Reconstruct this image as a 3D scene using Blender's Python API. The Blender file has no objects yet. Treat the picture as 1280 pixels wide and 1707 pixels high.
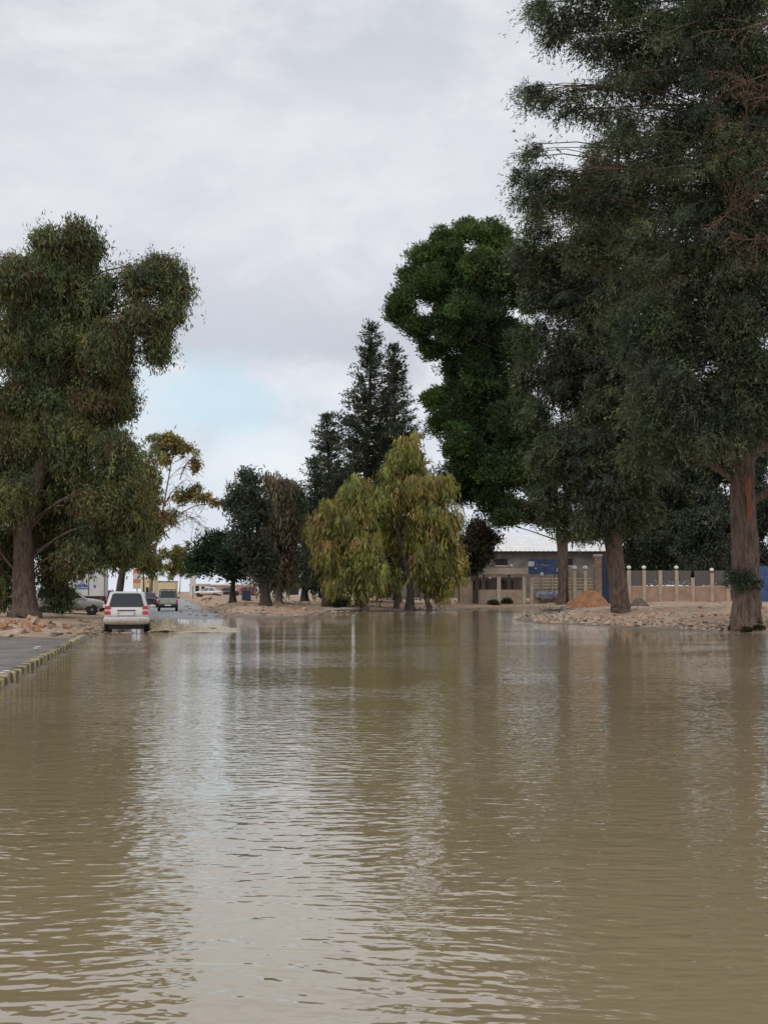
import bpy, math, random
import numpy as np
from mathutils import Vector, Matrix
R = math.radians
SC = bpy.context.scene
COL = SC.collection

# ------------------------------------------------------------------ camera
F = 2430.0; S = F/1280; CX = 640.0; CY = 853.5; HOR = 986.0; CH = 1.6
PITCH = math.atan((HOR - CY) / F)
cam_d = bpy.data.cameras.new('camera'); cam = bpy.data.objects.new('camera', cam_d); COL.objects.link(cam)
cam.location = (0, 0, CH); cam.rotation_euler = (math.pi/2 + PITCH, 0, 0)
cam_d.sensor_fit = 'VERTICAL'; cam_d.sensor_height = 24.0; cam_d.lens = F/1707*24.0
cam_d.clip_start = 0.1; cam_d.clip_end = 6000
SC.camera = cam
SC.view_settings.view_transform = 'Standard'; SC.view_settings.look = 'None'
SC.view_settings.exposure = 0.0; SC.view_settings.gamma = 1.0
SC.cycles.max_bounces = 6; SC.cycles.diffuse_bounces = 3; SC.cycles.glossy_bounces = 3
SC.cycles.transmission_bounces = 4; SC.cycles.transparent_max_bounces = 8

def ray(px, py):
    u = (px-CX)/F; v = (CY-py)/F
    c, s = math.cos(PITCH), math.sin(PITCH)
    return (u, c - v*s, s + v*c)
def at(px, py, Y):
    r = ray(px, py); k = Y/r[1]
    return Vector((r[0]*k, Y, CH + r[2]*k))
def at0(px, py, z=0.0):
    r = ray(px, py); k = (z-CH)/r[2]
    return Vector((r[0]*k, r[1]*k, z))

# ------------------------------------------------------------------ nodes helper
def newmat(name):
    m = bpy.data.materials.new(name); m.use_nodes = True
    m.node_tree.nodes.clear(); return m, m.node_tree
class N:
    def __init__(s, nt): s.nt = nt
    def n(s, t, **kw):
        nd = s.nt.nodes.new(t)
        for k, v in kw.items():
            if k.startswith('i_'):
                key = k[2:]; key = int(key) if key.isdigit() else key.replace('_', ' ')
                sock = nd.inputs[key]
                if isinstance(v, bpy.types.NodeSocket): s.nt.links.new(v, sock)
                else: sock.default_value = v
            else: setattr(nd, k, v)
        return nd
    def math(s, op, a, b=None, clamp=False):
        nd = s.nt.nodes.new('ShaderNodeMath'); nd.operation = op; nd.use_clamp = clamp
        for i, v in enumerate((a, b)):
            if v is None: continue
            if isinstance(v, bpy.types.NodeSocket): s.nt.links.new(v, nd.inputs[i])
            else: nd.inputs[i].default_value = v
        return nd.outputs[0]
    def vmath(s, op, a, b=None):
        nd = s.nt.nodes.new('ShaderNodeVectorMath'); nd.operation = op
        for i, v in enumerate((a, b)):
            if v is None: continue
            if isinstance(v, bpy.types.NodeSocket): s.nt.links.new(v, nd.inputs[i])
            else: nd.inputs[i].default_value = v
        return nd
    def mix(s, f, a, b, blend='MIX'):
        nd = s.nt.nodes.new('ShaderNodeMix'); nd.data_type = 'RGBA'; nd.blend_type = blend
        for i, v in ((0, f), (6, a), (7, b)):
            if isinstance(v, bpy.types.NodeSocket): s.nt.links.new(v, nd.inputs[i])
            else: nd.inputs[i].default_value = v if i == 0 or len(v) == 4 else (*v, 1)
        return nd.outputs[2]
    def ramp(s, f, a, b, lo=0., hi=1.):
        nd = s.n('ShaderNodeMapRange', interpolation_type='SMOOTHSTEP')
        s.nt.links.new(f, nd.inputs[0])
        nd.inputs[1].default_value = a; nd.inputs[2].default_value = b
        nd.inputs[3].default_value = lo; nd.inputs[4].default_value = hi
        return nd.outputs[0]
    def noise(s, vec, scale, detail=3., rough=.5, dist=0.):
        nd = s.n('ShaderNodeTexNoise'); s.nt.links.new(vec, nd.inputs['Vector'])
        nd.inputs['Scale'].default_value = scale; nd.inputs['Detail'].default_value = detail
        nd.inputs['Roughness'].default_value = rough; nd.inputs['Distortion'].default_value = dist
        return nd.outputs[0]
    def scale(s, vec, xyz):
        return s.vmath('MULTIPLY', vec, xyz).outputs[0]

# ------------------------------------------------------------------ world
SUN_EL, SUN_AZ = 48.0, 215.0       # compass from +Y, clockwise (behind and to the left)
w = bpy.data.worlds.new('World'); SC.world = w; w.use_nodes = True
wt = w.node_tree; wt.nodes.clear(); g = N(wt)
sky = g.n('ShaderNodeTexSky', sky_type='NISHITA', sun_disc=False)
sky.sun_elevation = R(SUN_EL); sky.sun_rotation = R(SUN_AZ)
sky.air_density = 1.0; sky.dust_density = 1.5; sky.ozone_density = 2.0
tc = g.n('ShaderNodeTexCoord'); d = tc.outputs['Generated']
sep = g.n('ShaderNodeSeparateXYZ'); wt.links.new(d, sep.inputs[0])
# project the direction onto a cloud layer so that clouds flatten towards the horizon
zz = g.math('ADD', g.math('MAXIMUM', sep.outputs[2], 0.0), 0.22)
cmb = g.n('ShaderNodeCombineXYZ')
wt.links.new(g.math('DIVIDE', sep.outputs[0], zz), cmb.inputs[0]); wt.links.new(g.math('DIVIDE', sep.outputs[1], zz), cmb.inputs[1])
cl = cmb.outputs[0]
n1 = g.noise(g.scale(cl, (1.0, 1.6, 1)), 0.85, 5., .5, .3)
n4 = g.noise(g.scale(d, (1.0, 1.0, 1.7)), 14., 7., .55, .5)
n2 = g.noise(g.scale(d, (1.0, 1.0, 2.2)), 8., 6., .55, .35)
n3 = g.noise(g.scale(d, (1.0, 1.0, 2.0)), 26., 5., .6, .2)
lum = g.math('ADD', g.math('MULTIPLY', n1, .45), g.math('ADD', g.math('MULTIPLY', n2, .4), g.math('MULTIPLY', n3, .15)))
shade = g.ramp(lum, .40, .59)
# grey bank low above the road, brighter band above it, as cumulus under stratus
def blob(c, k, soft, nz=.5, src=n2):
    v = g.vmath('MULTIPLY', g.vmath('SUBTRACT', d, c).outputs[0], k).outputs[0]
    l = g.vmath('LENGTH', v).outputs['Value']
    l = g.math('ADD', l, g.math('MULTIPLY', g.math('SUBTRACT', src, .5), nz*2))
    return g.ramp(l, 1.0+soft, 1.0-soft)
def dirp(px, py):
    v = Vector(ray(px, py)).normalized(); return tuple(v)
CLD = g.mix(shade, (6.1, 6.35, 6.95), (8.1, 8.25, 8.75))
gb = blob(dirp(480, 530), (6*S, 3*S, 8.5*S), .5, 1.6, n4)
CLD = g.mix(g.math('MULTIPLY', gb, .75), CLD, (5.5, 5.75, 6.5))
band = blob(dirp(500, 330), (1.6*S, 1*S, 8*S), .6, .6)
CLD = g.mix(g.math('MULTIPLY', band, .5), CLD, (7.9, 8.05, 8.7))
puff = g.math('MULTIPLY', g.ramp(sep.outputs[2], .30, .12), g.ramp(n4, .40, .60))
CLD = g.mix(g.math('MULTIPLY', puff, .45), CLD, (8.4, 8.55, 9.0))
low = g.ramp(sep.outputs[2], .15, .03)
CLD = g.mix(g.math('MULTIPLY', low, .55), CLD, (7.2, 7.9, 8.8))
wc = blob(dirp(455, 775), (18*S, 4*S, 26*S), .7, 1.6, n4)
CLD = g.mix(g.math('MULTIPLY', wc, .8), CLD, (9.3, 9.4, 9.7))
hole = blob(dirp(350, 655), (9*S, 3*S, 33*S), .6, 2.2, n4)
hole2 = blob(dirp(330, 700), (6.5*S, 3*S, 11*S), .8, 1.2, n3)
skc = g.mix(.85, sky.outputs[0], (6.7, 8.9, 10.0))
CLD = g.mix(g.math('MULTIPLY', hole2, .35), CLD, (6.5, 8.0, 9.2))
COLR = g.mix(g.math('MULTIPLY', hole, .65), CLD, skc)
bg = g.n('ShaderNodeBackground'); wt.links.new(COLR, bg.inputs[0]); bg.inputs[1].default_value = 0.1
wo = g.n('ShaderNodeOutputWorld'); wt.links.new(bg.outputs[0], wo.inputs[0])

sd = bpy.data.lights.new('sun', 'SUN'); sd.energy = 0.9; sd.angle = R(22); sd.color = (1, .96, .9)
so = bpy.data.objects.new('sun', sd); COL.objects.link(so)
a = R(SUN_AZ); el = R(SUN_EL)
sdir = Vector((math.sin(a)*math.cos(el), math.cos(a)*math.cos(el), math.sin(el)))
so.rotation_euler = sdir.to_track_quat('Z', 'Y').to_euler()

# ------------------------------------------------------------------ materials
def simple(name, col, rough=.7, metal=0., nscale=0., namp=.0, bump=0., bscale=20., coat=0., spec=.5, stretch=(1, 1, 1), emis=None):
    m, nt = newmat(name); q = N(nt)
    p = q.n('ShaderNodeBsdfPrincipled'); o = q.n('ShaderNodeOutputMaterial'); nt.links.new(p.outputs[0], o.inputs[0])
    p.inputs['Base Color'].default_value = (*col, 1); p.inputs['Roughness'].default_value = rough
    p.inputs['Metallic'].default_value = metal; p.inputs['Specular IOR Level'].default_value = spec
    p.inputs['Coat Weight'].default_value = coat
    tc = q.n('ShaderNodeTexCoord'); v = q.scale(tc.outputs['Object'], stretch)
    if namp:
        nz = q.noise(v, nscale, 5., .6)
        f = q.ramp(nz, .3, .7, 1-namp, 1+namp)
        mm = q.vmath('SCALE', (0, 0, 0)); mm.inputs[0].default_value = col; nt.links.new(f, mm.inputs['Scale'])
        nt.links.new(mm.outputs[0], p.inputs['Base Color'])
    if bump:
        b = q.n('ShaderNodeBump'); b.inputs['Distance'].default_value = bump; b.inputs['Strength'].default_value = 1
        nt.links.new(q.noise(v, bscale, 4., .6), b.inputs['Height']); nt.links.new(b.outputs[0], p.inputs['Normal'])
    return m

def leaf_mat():
    m, nt = newmat('leaf'); q = N(nt)
    at_ = q.n('ShaderNodeAttribute', attribute_name='tint')
    geo = q.n('ShaderNodeNewGeometry')
    df = q.n('ShaderNodeBsdfPrincipled'); df.inputs['Roughness'].default_value = .6; df.inputs['Specular IOR Level'].default_value = .25
    tr = q.n('ShaderNodeBsdfTranslucent'); mx = q.n('ShaderNodeMixShader'); mx.inputs[0].default_value = .28
    nt.links.new(at_.outputs['Color'], df.inputs['Base Color'])
    c2 = q.mix(1.0, at_.outputs['Color'], (1.2, 1.35, .7), 'MULTIPLY'); nt.links.new(c2, tr.inputs[0])
    o = q.n('ShaderNodeOutputMaterial')
    nt.links.new(df.outputs[0], mx.inputs[1]); nt.links.new(tr.outputs[0], mx.inputs[2]); nt.links.new(mx.outputs[0], o.inputs[0])
    return m
LEAF = leaf_mat()

def bark_mat(name, c1, c2):
    m, nt = newmat(name); q = N(nt)
    p = q.n('ShaderNodeBsdfPrincipled'); o = q.n('ShaderNodeOutputMaterial'); nt.links.new(p.outputs[0], o.inputs[0])
    tc = q.n('ShaderNodeTexCoord'); v = q.scale(tc.outputs['Object'], (1, 1, .22))
    a1 = q.noise(v, 9., 6., .65, .4); a2 = q.noise(tc.outputs['Object'], 1.6, 3., .5)
    col = q.mix(q.ramp(a1, .35, .65), c1, c2)
    col = q.mix(q.math('MULTIPLY', q.ramp(a2, .45, .7), .45), col, tuple(.5*(x+.12) for x in c2))
    nt.links.new(col, p.inputs['Base Color']); p.inputs['Roughness'].default_value = .9
    b = q.n('ShaderNodeBump'); b.inputs['Distance'].default_value = .05; b.inputs['Strength'].default_value = 1
    nt.links.new(a1, b.inputs['Height']); nt.links.new(b.outputs[0], p.inputs['Normal'])
    return m
BARK_RED = bark_mat('bark_red', (.06, .038, .028), (.17, .115, .085))
BARK_DARK = bark_mat('bark_dark', (.035, .025, .02), (.10, .07, .055))
BARK_PALE = bark_mat('bark_pale', (.13, .10, .075), (.30, .23, .17))
DEADTWIG = bark_mat('dead_twig', (.10, .055, .035), (.22, .13, .085))

# ------------------------------------------------------------------ tagging helpers
def tag(o, label=None, cat=None, group=None, kind=None):
    if label: o['label'] = label
    if cat: o['category'] = cat
    if group: o['group'] = group
    if kind: o['kind'] = kind
    return o
def empty(name, loc, rz, label, cat, group=None, kind=None):
    o = bpy.data.objects.new(name, None); COL.objects.link(o); o.location = loc; o.rotation_euler = (0, 0, rz)
    o.empty_display_size = .2
    return tag(o, label, cat, group, kind)
def dup(o, parent=None):
    c = o.copy(); COL.objects.link(c); c.parent = parent
    for ch in list(o.children): dup(ch, c)
    return c

class MB:
    """collects faces, built into ONE mesh object"""
    def __init__(s): s.v = []; s.f = []; s.mi = []; s.mats = []
    def m(s, mat):
        if mat not in s.mats: s.mats.append(mat)
        return s.mats.index(mat)
    def add(s, vs, fs, mat=None, M=None):
        o = len(s.v)
        s.v += [tuple(M @ Vector(v)) if M else tuple(v) for v in vs]
        s.f += [tuple(i+o for i in f) for f in fs]
        s.mi += [s.m(mat) if mat else 0]*len(fs)
        return s
    def box(s, x0, x1, y0, y1, z0, z1, mat=None, bev=0., M=None):
        if bev <= 0:
            vs = [(x, y, z) for z in (z0, z1) for y in (y0, y1) for x in (x0, x1)]
            fs = [(0, 2, 3, 1), (4, 5, 7, 6), (0, 1, 5, 4), (2, 6, 7, 3), (0, 4, 6, 2), (1, 3, 7, 5)]
        else:
            b = bev; vs = []; 
            rings = [(z0, b), (z0+b, 0), (z1-b, 0), (z1, b)]
            for z, i in rings:
                X0, X1, Y0, Y1 = x0+i, x1-i, y0+i, y1-i
                vs += [(X0+b, Y0, z), (X1-b, Y0, z), (X1, Y0+b, z), (X1, Y1-b, z), (X1-b, Y1, z), (X0+b, Y1, z), (X0, Y1-b, z), (X0, Y0+b, z)]
            fs = [tuple(range(7, -1, -1)), tuple(range(24, 32))]
            for r_ in range(3):
                for i in range(8):
                    j = (i+1) % 8; fs.append((r_*8+i, r_*8+j, r_*8+8+j, r_*8+8+i))
        return s.add(vs, fs, mat, M)
    def tube(s, pts, rad, n=8, mat=None, cap=True, wob=0., rng=None, M=None):
        pts = [Vector(p) for p in pts]; rad = rad if isinstance(rad, (list, tuple)) else [rad]*len(pts)
        vs = []; fs = []; up = Vector((0, 0, 1)); prev = None
        for i, p in enumerate(pts):
            t = (pts[min(i+1, len(pts)-1)]-pts[max(i-1, 0)]).normalized()
            if prev is None:
                a_ = Vector((1, 0, 0)) if abs(t.x) < .8 else Vector((0, 1, 0))
                u = (a_ - t*a_.dot(t)).normalized()
            else: u = (prev - t*prev.dot(t)).normalized()
            prev = u; v = t.cross(u)
            for k in range(n):
                an = 2*math.pi*k/n; r = rad[i]*(1 + (rng.uniform(-wob, wob) if wob else 0))
                vs.append(p + (u*math.cos(an)+v*math.sin(an))*r)
        for i in range(len(pts)-1):
            for k in range(n):
                j = (k+1) % n; fs.append((i*n+k, i*n+j, (i+1)*n+j, (i+1)*n+k))
        if cap: fs += [tuple(range(n-1, -1, -1)), tuple(range((len(pts)-1)*n, len(pts)*n))]
        return s.add(vs, fs, mat, M)
    def lathe(s, prof, axis='z', n=16, c=(0, 0, 0), mat=None, M=None):
        vs = []; fs = []
        for r, h in prof:
            for k in range(n):
                an = 2*math.pi*k/n; x, y = r*math.cos(an), r*math.sin(an)
                vs.append({'z': (c[0]+x, c[1]+y, c[2]+h), 'x': (c[0]+h, c[1]+x, c[2]+y), 'y': (c[0]+y, c[1]+h, c[2]+x)}[axis])
        for i in range(len(prof)-1):
            for k in range(n):
                j = (k+1) % n; fs.append((i*n+k, i*n+j, (i+1)*n+j, (i+1)*n+k))
        fs += [tuple(range(n-1, -1, -1)), tuple(range((len(prof)-1)*n, len(prof)*n))]
        return s.add(vs, fs, mat, M)
    def build(s, name, mat=None, parent=None, smooth=False, loc=None):
        me = bpy.data.meshes.new(name); me.from_pydata(s.v, [], s.f); 
        if mat: me.materials.append(mat)
        else:
            for q in s.mats: me.materials.append(q)
            me.polygons.foreach_set('material_index', s.mi)
        if smooth: me.polygons.foreach_set('use_smooth', [True]*len(me.polygons))
        me.update()
        o = bpy.data.objects.new(name, me); COL.objects.link(o)
        if parent: o.parent = parent
        if loc is not None: o.location = loc
        return o

# ------------------------------------------------------------------ terrain
rs = np.random.RandomState(7)
RD = Vector((-360/F, 1, 0)).normalized()          # the road's direction
RN = Vector((RD.y, -RD.x, 0))                          # to its right
K0 = Vector(at0(0, 1150))                              # a point on the kerb's water side
def kp(s, off=0., z=0.): p = K0 + RD*s + RN*off; p.z = z; return p
s_end = (at0(140, 1068) - K0).dot(RD)
WP = [tuple(kp(-60, -.12).xy), tuple(kp(s_end, -.12).xy)]
for px, py in [(156, 1053), (160, 1044), (176, 1037), (215, 1032), (262, 1030), (345, 1030), (420, 1031), (485, 1029.5), (545, 1024), (600, 1021),
               (700, 1019.5), (765, 1017), (830, 1014), (890, 1013), (940, 1016), (935, 1021), (895, 1024.5), (855, 1029), (850, 1033), (880, 1038), (930, 1041),
               (1010, 1045), (1130, 1050), (1240, 1055), (1330, 1060)]:
    WP.append(tuple(at0(px, py).xy))
WP += [(90, 30), (90, -40)]
WPa = np.array(WP)
def sdist(x, y):
    """signed distance to the shore: negative in the water"""
    x = np.asarray(x, float); y = np.asarray(y, float)
    best = np.full(x.shape, 1e9); inside = np.zeros(x.shape, bool)
    n = len(WPa)
    for i in range(n):
        ax, ay = WPa[i]; bx, by = WPa[(i+1) % n]
        dx, dy = bx-ax, by-ay; t = np.clip(((x-ax)*dx+(y-ay)*dy)/(dx*dx+dy*dy), 0, 1)
        best = np.minimum(best, np.hypot(x-ax-t*dx, y-ay-t*dy))
        c = ((ay > y) != (by > y)) & (x < (bx-ax)*(y-ay)/(by-ay+1e-12)+ax)
        inside ^= c
    return np.where(inside, -best, best)
RS = (at0(300, 1031)-K0).dot(RD)
wv = [(rs.uniform(0, 6.28), 2*math.pi/L, rs.uniform(0, 6.28), A) for L, A in [(9, .05), (6, .04), (4.1, .03), (2.7, .022), (1.7, .015), (1.1, .01), (14, .06), (.75, .008)] for _ in range(2)]
def rough(x, y):
    z = 0
    for th, k, ph, A in wv: z = z + A*np.sin((x*math.cos(th)+y*math.sin(th))*k+ph+1.3*np.sin((x*math.sin(th)-y*math.cos(th))*k*.7))
    return z
def hgt(x, y):
    x = np.asarray(x, float); y = np.asarray(y, float)
    sdv = sdist(x, y); nz = rough(x, y)
    off = (x-K0.x)*RN.x + (y-K0.y)*RN.y; al = (x-K0.x)*RD.x + (y-K0.y)*RD.y
    land = .42*(1-np.exp(-np.maximum(sdv, 0)/9)) + .0055*np.clip(sdv, 0, 70) + nz*np.clip(sdv/5, .25, 1)
    # low land of the road and pavement
    side = np.clip((-off-.1)/6, 0, 1); 
    rdz = .03 + .0009*np.clip(al-RS, 0, 500)
    wr = 1/(1+np.exp(-(np.abs(off-2.9)-4.6)/.45))
    land = np.where(al > s_end+2, land*wr + (rdz-.06)*(1-wr), land)
    pave = .10 + .02*np.clip(-off/5, 0, 1)
    onp = (off < .3)
    t = np.clip((al-s_end+1)/3.0, 0, 1)
    left = pave*(1-t) + t*(.14+.12*np.clip(-off/6, 0, 1)+nz*.5)
    land = np.where(onp & (al < s_end+60), left, land)
    bed = -np.clip(-sdv*.07, 0, .28)
    return np.where(sdv > 0, np.maximum(land, .004*np.minimum(sdv, 2)+.0), bed-.01)
def gz(x, y): return float(hgt(np.array([x]), np.array([y]))[0])
def on_ground(px, py):
    """where the ray through that point of the view meets the land"""
    r = ray(px, py)
    Y = np.arange(15, 800, .2); k = Y/r[1]; X = r[0]*k; Z = CH + r[2]*k
    h = hgt(X, Y); i = np.argmax(Z <= np.maximum(h, 0))
    if Z[i] > max(h[i], 0): i = len(Y)-1
    return Vector((float(X[i]), float(Y[i]), max(float(h[i]), -0.05)))

def grid_mesh(name, xs, ys, Z, mat, smooth=True):
    nx, ny = len(xs), len(ys); X, Y = np.meshgrid(xs, ys)
    co = np.stack([X, Y, Z], -1).reshape(-1, 3).astype(np.float32)
    i = np.arange(ny-1)[:, None]*nx+np.arange(nx-1)[None, :]
    q = np.stack([i, i+1, i+nx+1, i+nx], -1).reshape(-1, 4)
    me = bpy.data.meshes.new(name); me.vertices.add(len(co)); me.vertices.foreach_set('co', co.ravel())
    me.loops.add(q.size); me.loops.foreach_set('vertex_index', q.ravel().astype(np.int32))
    me.polygons.add(len(q)); me.polygons.foreach_set('loop_start', (np.arange(len(q))*4).astype(np.int32))
    me.polygons.foreach_set('use_smooth', np.full(len(q), smooth)); me.update(calc_edges=True); me.materials.append(mat)
    o = bpy.data.objects.new(name, me); COL.objects.link(o); return o

def ground_mat():
    m, nt = newmat('dirt'); q = N(nt)
    p = q.n('ShaderNodeBsdfPrincipled'); o = q.n('ShaderNodeOutputMaterial'); nt.links.new(p.outputs[0], o.inputs[0])
    tc = q.n('ShaderNodeTexCoord'); v = tc.outputs['Object']
    a1 = q.noise(v, .22, 5., .6, .4); a2 = q.noise(v, 1.7, 6., .65, .2); a3 = q.noise(v, 11., 4., .65)
    col = q.mix(q.ramp(a1, .38, .62), (.37, .25, .165), (.47, .335, .23))
    col = q.mix(q.math('MULTIPLY', q.ramp(a2, .48, .66), .8), col, (.23, .16, .11))
    col = q.mix(q.math('MULTIPLY', q.ramp(a3, .56, .68), .7), col, (.55, .44, .33))
    # wet close to the water line
    sp = q.n('ShaderNodeSeparateXYZ'); nt.links.new(v, sp.inputs[0])
    wet = q.ramp(q.math('ADD', sp.outputs[2], q.math('MULTIPLY', a2, .10)), .20, .06)
    col = q.mix(q.math('MULTIPLY', wet, .65), col, (.075, .052, .036))
    nt.links.new(col, p.inputs['Base Color'])
    nt.links.new(q.ramp(wet, 0, 1, .95, .45), p.inputs['Roughness'])
    b = q.n('ShaderNodeBump'); b.inputs['Distance'].default_value = .06
    nt.links.new(q.math('ADD', a3, a2), b.inputs['Height']); nt.links.new(b.outputs[0], p.inputs['Normal'])
    return m
DIRT = ground_mat()
xs = np.concatenate([[-3000, -1200, -600, -350, -220, -150, -110, -85], np.arange(-70, 60, .45), [70, 85, 110, 150, 220, 350, 600, 1200, 3000]])
ys = np.concatenate([[-60, -30, -10], np.arange(8, 175, .6), np.arange(175, 330, 4), [360, 400, 450, 700, 1200, 2500, 5000]])
GX, GY = np.meshgrid(xs, ys)
gr = grid_mesh('ground', xs, ys, hgt(GX, GY), DIRT); tag(gr, kind='structure')

# the asphalt road beyond the flood, and the wet pavement on the left
ASPH = simple('asphalt', (.22, .22, .23), .42, nscale=1.4, namp=.18, bump=.01, bscale=40)
def road_mesh():
    m = MB(); vs = []; fs = []
    ss = list(np.arange(s_end+5, 300, 2.5)) + [340, 400, 500, 700]
    offs = [-.2, 1.2, 2.6, 4.0, 5.4, 5.9]
    for s in ss:
        for o_ in offs:
            e = .25*math.sin(s*.35)+.15*math.sin(s*.9+1) if o_ > 5.5 else 0
            p = kp(s, o_+e); z = .03+.0009*min(max(s-RS, 0), 500)-.02
            if s < RS: z = min(z, .01-.004*(RS-s))
            vs.append((p.x, p.y, z))
    n = len(offs)
    for i in range(len(ss)-1):
        for k in range(n-1): fs.append((i*n+k, i*n+k+1, (i+1)*n+k+1, (i+1)*n+k))
    return m.add(vs, fs, ASPH)
tag(road_mesh().build('road', smooth=True), kind='structure')
PAVE = simple('pavement_asphalt', (.17, .145, .125), .6, nscale=.9, namp=.4, bump=.02, bscale=14)
pm = MB(); vs = []; fs = []
ss = np.linspace(-30, s_end-1.0, 40)
for s in ss:
    for o_ in (-9, -6, -3, -1.2, -.17):
        p = kp(s, o_); vs.append((p.x, p.y, .148+.02*(-o_/9)+.012*math.sin(s*.8+o_)))
for i in range(39):
    for k in range(4): fs.append((i*5+k, i*5+k+1, i*5+6+k, i*5+5+k))
tag(pm.add(vs, fs, PAVE).build('pavement', smooth=True), kind='structure')

# kerb: painted blocks
YEL = simple('kerb_yellow', (.36, .29, .12), .8, nscale=5., namp=.5, bump=.01, bscale=25)
BLK = simple('kerb_black', (.085, .07, .055), .75, nscale=7., namp=.4, bump=.01, bscale=25)
KGR = simple('kerb_grey', (.33, .30, .22), .8, nscale=5., namp=.3, bump=.01, bscale=25)
kb = MB(); rk = random.Random(3); L = .5; s = -30.0; i = 0
ang = math.atan2(-RD.x, RD.y)
while s < s_end+.6:
    c = kp(s + L/2, -.075); M = Matrix.Translation((c.x, c.y, 0)) @ Matrix.Rotation(ang + rk.uniform(-.012, .012), 4, 'Z')
    mat = (YEL, BLK)[i % 2] if s < s_end-6 else (YEL if i % 2 == 0 and s < s_end-4 else KGR)
    h = .20 + rk.uniform(-.012, .012); j = rk.uniform(-.01, .01)
    kb.box(-.09+j, .09+j, -L/2+.006, L/2-.006, -.3, h-.03, mat, .02, M)
    s += L; i += 1
tag(kb.build('kerb'), kind='structure')

# ------------------------------------------------------------------ water
def water_mat():
    m, nt = newmat('flood_water'); q = N(nt)
    p = q.n('ShaderNodeBsdfPrincipled'); o = q.n('ShaderNodeOutputMaterial'); nt.links.new(p.outputs[0], o.inputs[0])
    tc = q.n('ShaderNodeTexCoord'); v = tc.outputs['Object']
    sp = q.n('ShaderNodeSeparateXYZ'); nt.links.new(v, sp.inputs[0])
    big = q.noise(v, .09, 3., .5, .5)
    col = q.mix(q.ramp(big, .35, .65), (.30, .232, .132), (.34, .268, .155))
    nt.links.new(col, p.inputs['Base Color'])
    p.inputs['Roughness'].default_value = .03; p.inputs['IOR'].default_value = 2.12
    wn = q.n('ShaderNodeTexNoise', i_Vector=v, i_Scale=.35, i_Detail=1.); warp0 = q.vmath('ADD', v, q.scale(wn.outputs[1], (.8, .8, 0))).outputs[0]
    patch = q.ramp(q.noise(q.scale(v, (.10, .20, 1)), 1., 3., .55, .6), .36, .64, .45, 1.25)
    c = tuple(at0(205, 1053))
    def height(dx, dy):
        wv_ = q.vmath('ADD', warp0, (dx, dy, 0)).outputs[0]
        h1 = q.noise(q.scale(wv_, (4.6, 7.6, 1)), 1., 1.5, .5, .0)
        h2 = q.noise(q.scale(wv_, (1.1, 2.0, 1)), 1., 1., .5, .0)
        h3 = q.noise(q.scale(wv_, (11., 16., 1)), 1., 1., .5)
        H = q.math('ADD', q.math('MULTIPLY', h1, A1), q.math('MULTIPLY', h2, A2)); H = q.math('ADD', H, q.math('MULTIPLY', h3, A3))
        r_ = q.vmath('LENGTH', q.scale(q.vmath('SUBTRACT', wv_, c).outputs[0], (1, 1, 0))).outputs['Value']
        return H, q.math('SINE', q.math('MULTIPLY', r_, 9.))
    A1, A2, A3 = .056, .046, .010
    e = .012
    (H0, w0), (HX, w1), (HY, w2) = height(0, 0), height(e, 0), height(0, e)
    r0_ = q.vmath('LENGTH', q.scale(q.vmath('SUBTRACT', warp0, c).outputs[0], (1, 1, 0))).outputs['Value']
    wf = q.math('MULTIPLY', q.ramp(r0_, 65, 8, 0, .0032), q.ramp(q.noise(q.scale(v, (.22, .22, 1)), 1., 2.), .42, .6))
    patch = q.math('MULTIPLY', patch, q.ramp(r0_, 60, 22, 1.0, 1.9))
    def slope(Ha, wa_):
        s_ = q.math('MULTIPLY', q.math('SUBTRACT', H0, Ha), patch); s_ = q.math('ADD', s_, q.math('MULTIPLY', q.math('SUBTRACT', w0, wa_), wf))
        return q.math('MULTIPLY', s_, WS/e)
    WS = .18
    cb = q.n('ShaderNodeCombineXYZ'); nt.links.new(slope(HX, w1), cb.inputs[0]); nt.links.new(slope(HY, w2), cb.inputs[1]); cb.inputs[2].default_value = 1.
    nn = q.vmath('NORMALIZE', cb.outputs[0]).outputs[0]; nt.links.new(nn, p.inputs['Normal'])
    return m
WATER = water_mat()
wx = np.linspace(-70, 100, 40); wy = np.linspace(-60, 190, 40)
wa = grid_mesh('water', wx, wy, np.zeros((40, 40)), WATER); tag(wa, kind='structure')

# ------------------------------------------------------------------ trees
PX = 1/(F*.6)
def leaves(name, P, D, L, W, C, parent, NH=None):
    n = len(P); rnd = rs.normal(size=(n, 3))*(1 if NH is None else .42) + (0 if NH is None else NH); S_ = np.cross(D, rnd); S =S_; S /= np.linalg.norm(S, axis=1, keepdims=True)+1e-9
    L = L[:, None]; W = W[:, None]
    V = np.stack([P, P+D*L*.45+S*W*.5, P+D*L, P+D*L*.45-S*W*.5], 1).reshape(-1, 3).astype(np.float32)
    me = bpy.data.meshes.new(name); me.vertices.add(4*n); me.vertices.foreach_set('co', V.ravel())
    me.loops.add(4*n); me.loops.foreach_set('vertex_index', np.arange(4*n, dtype=np.int32))
    me.polygons.add(n); me.polygons.foreach_set('loop_start', np.arange(n, dtype=np.int32)*4)
    me.update(calc_edges=True)
    at_ = me.attributes.new('tint', 'FLOAT_COLOR', 'POINT')
    cc = np.concatenate([np.repeat(C, 4, 0), np.ones((4*n, 1))], 1).astype(np.float32); at_.data.foreach_set('color', cc.ravel())
    me.materials.append(LEAF)
    o = bpy.data.objects.new(name, me); COL.objects.link(o); o.parent = parent
    return o
DOWN = np.array([0, 0, -1.])
def nrm(a): return a/(np.linalg.norm(a, axis=-1, keepdims=True)+1e-9)
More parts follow.
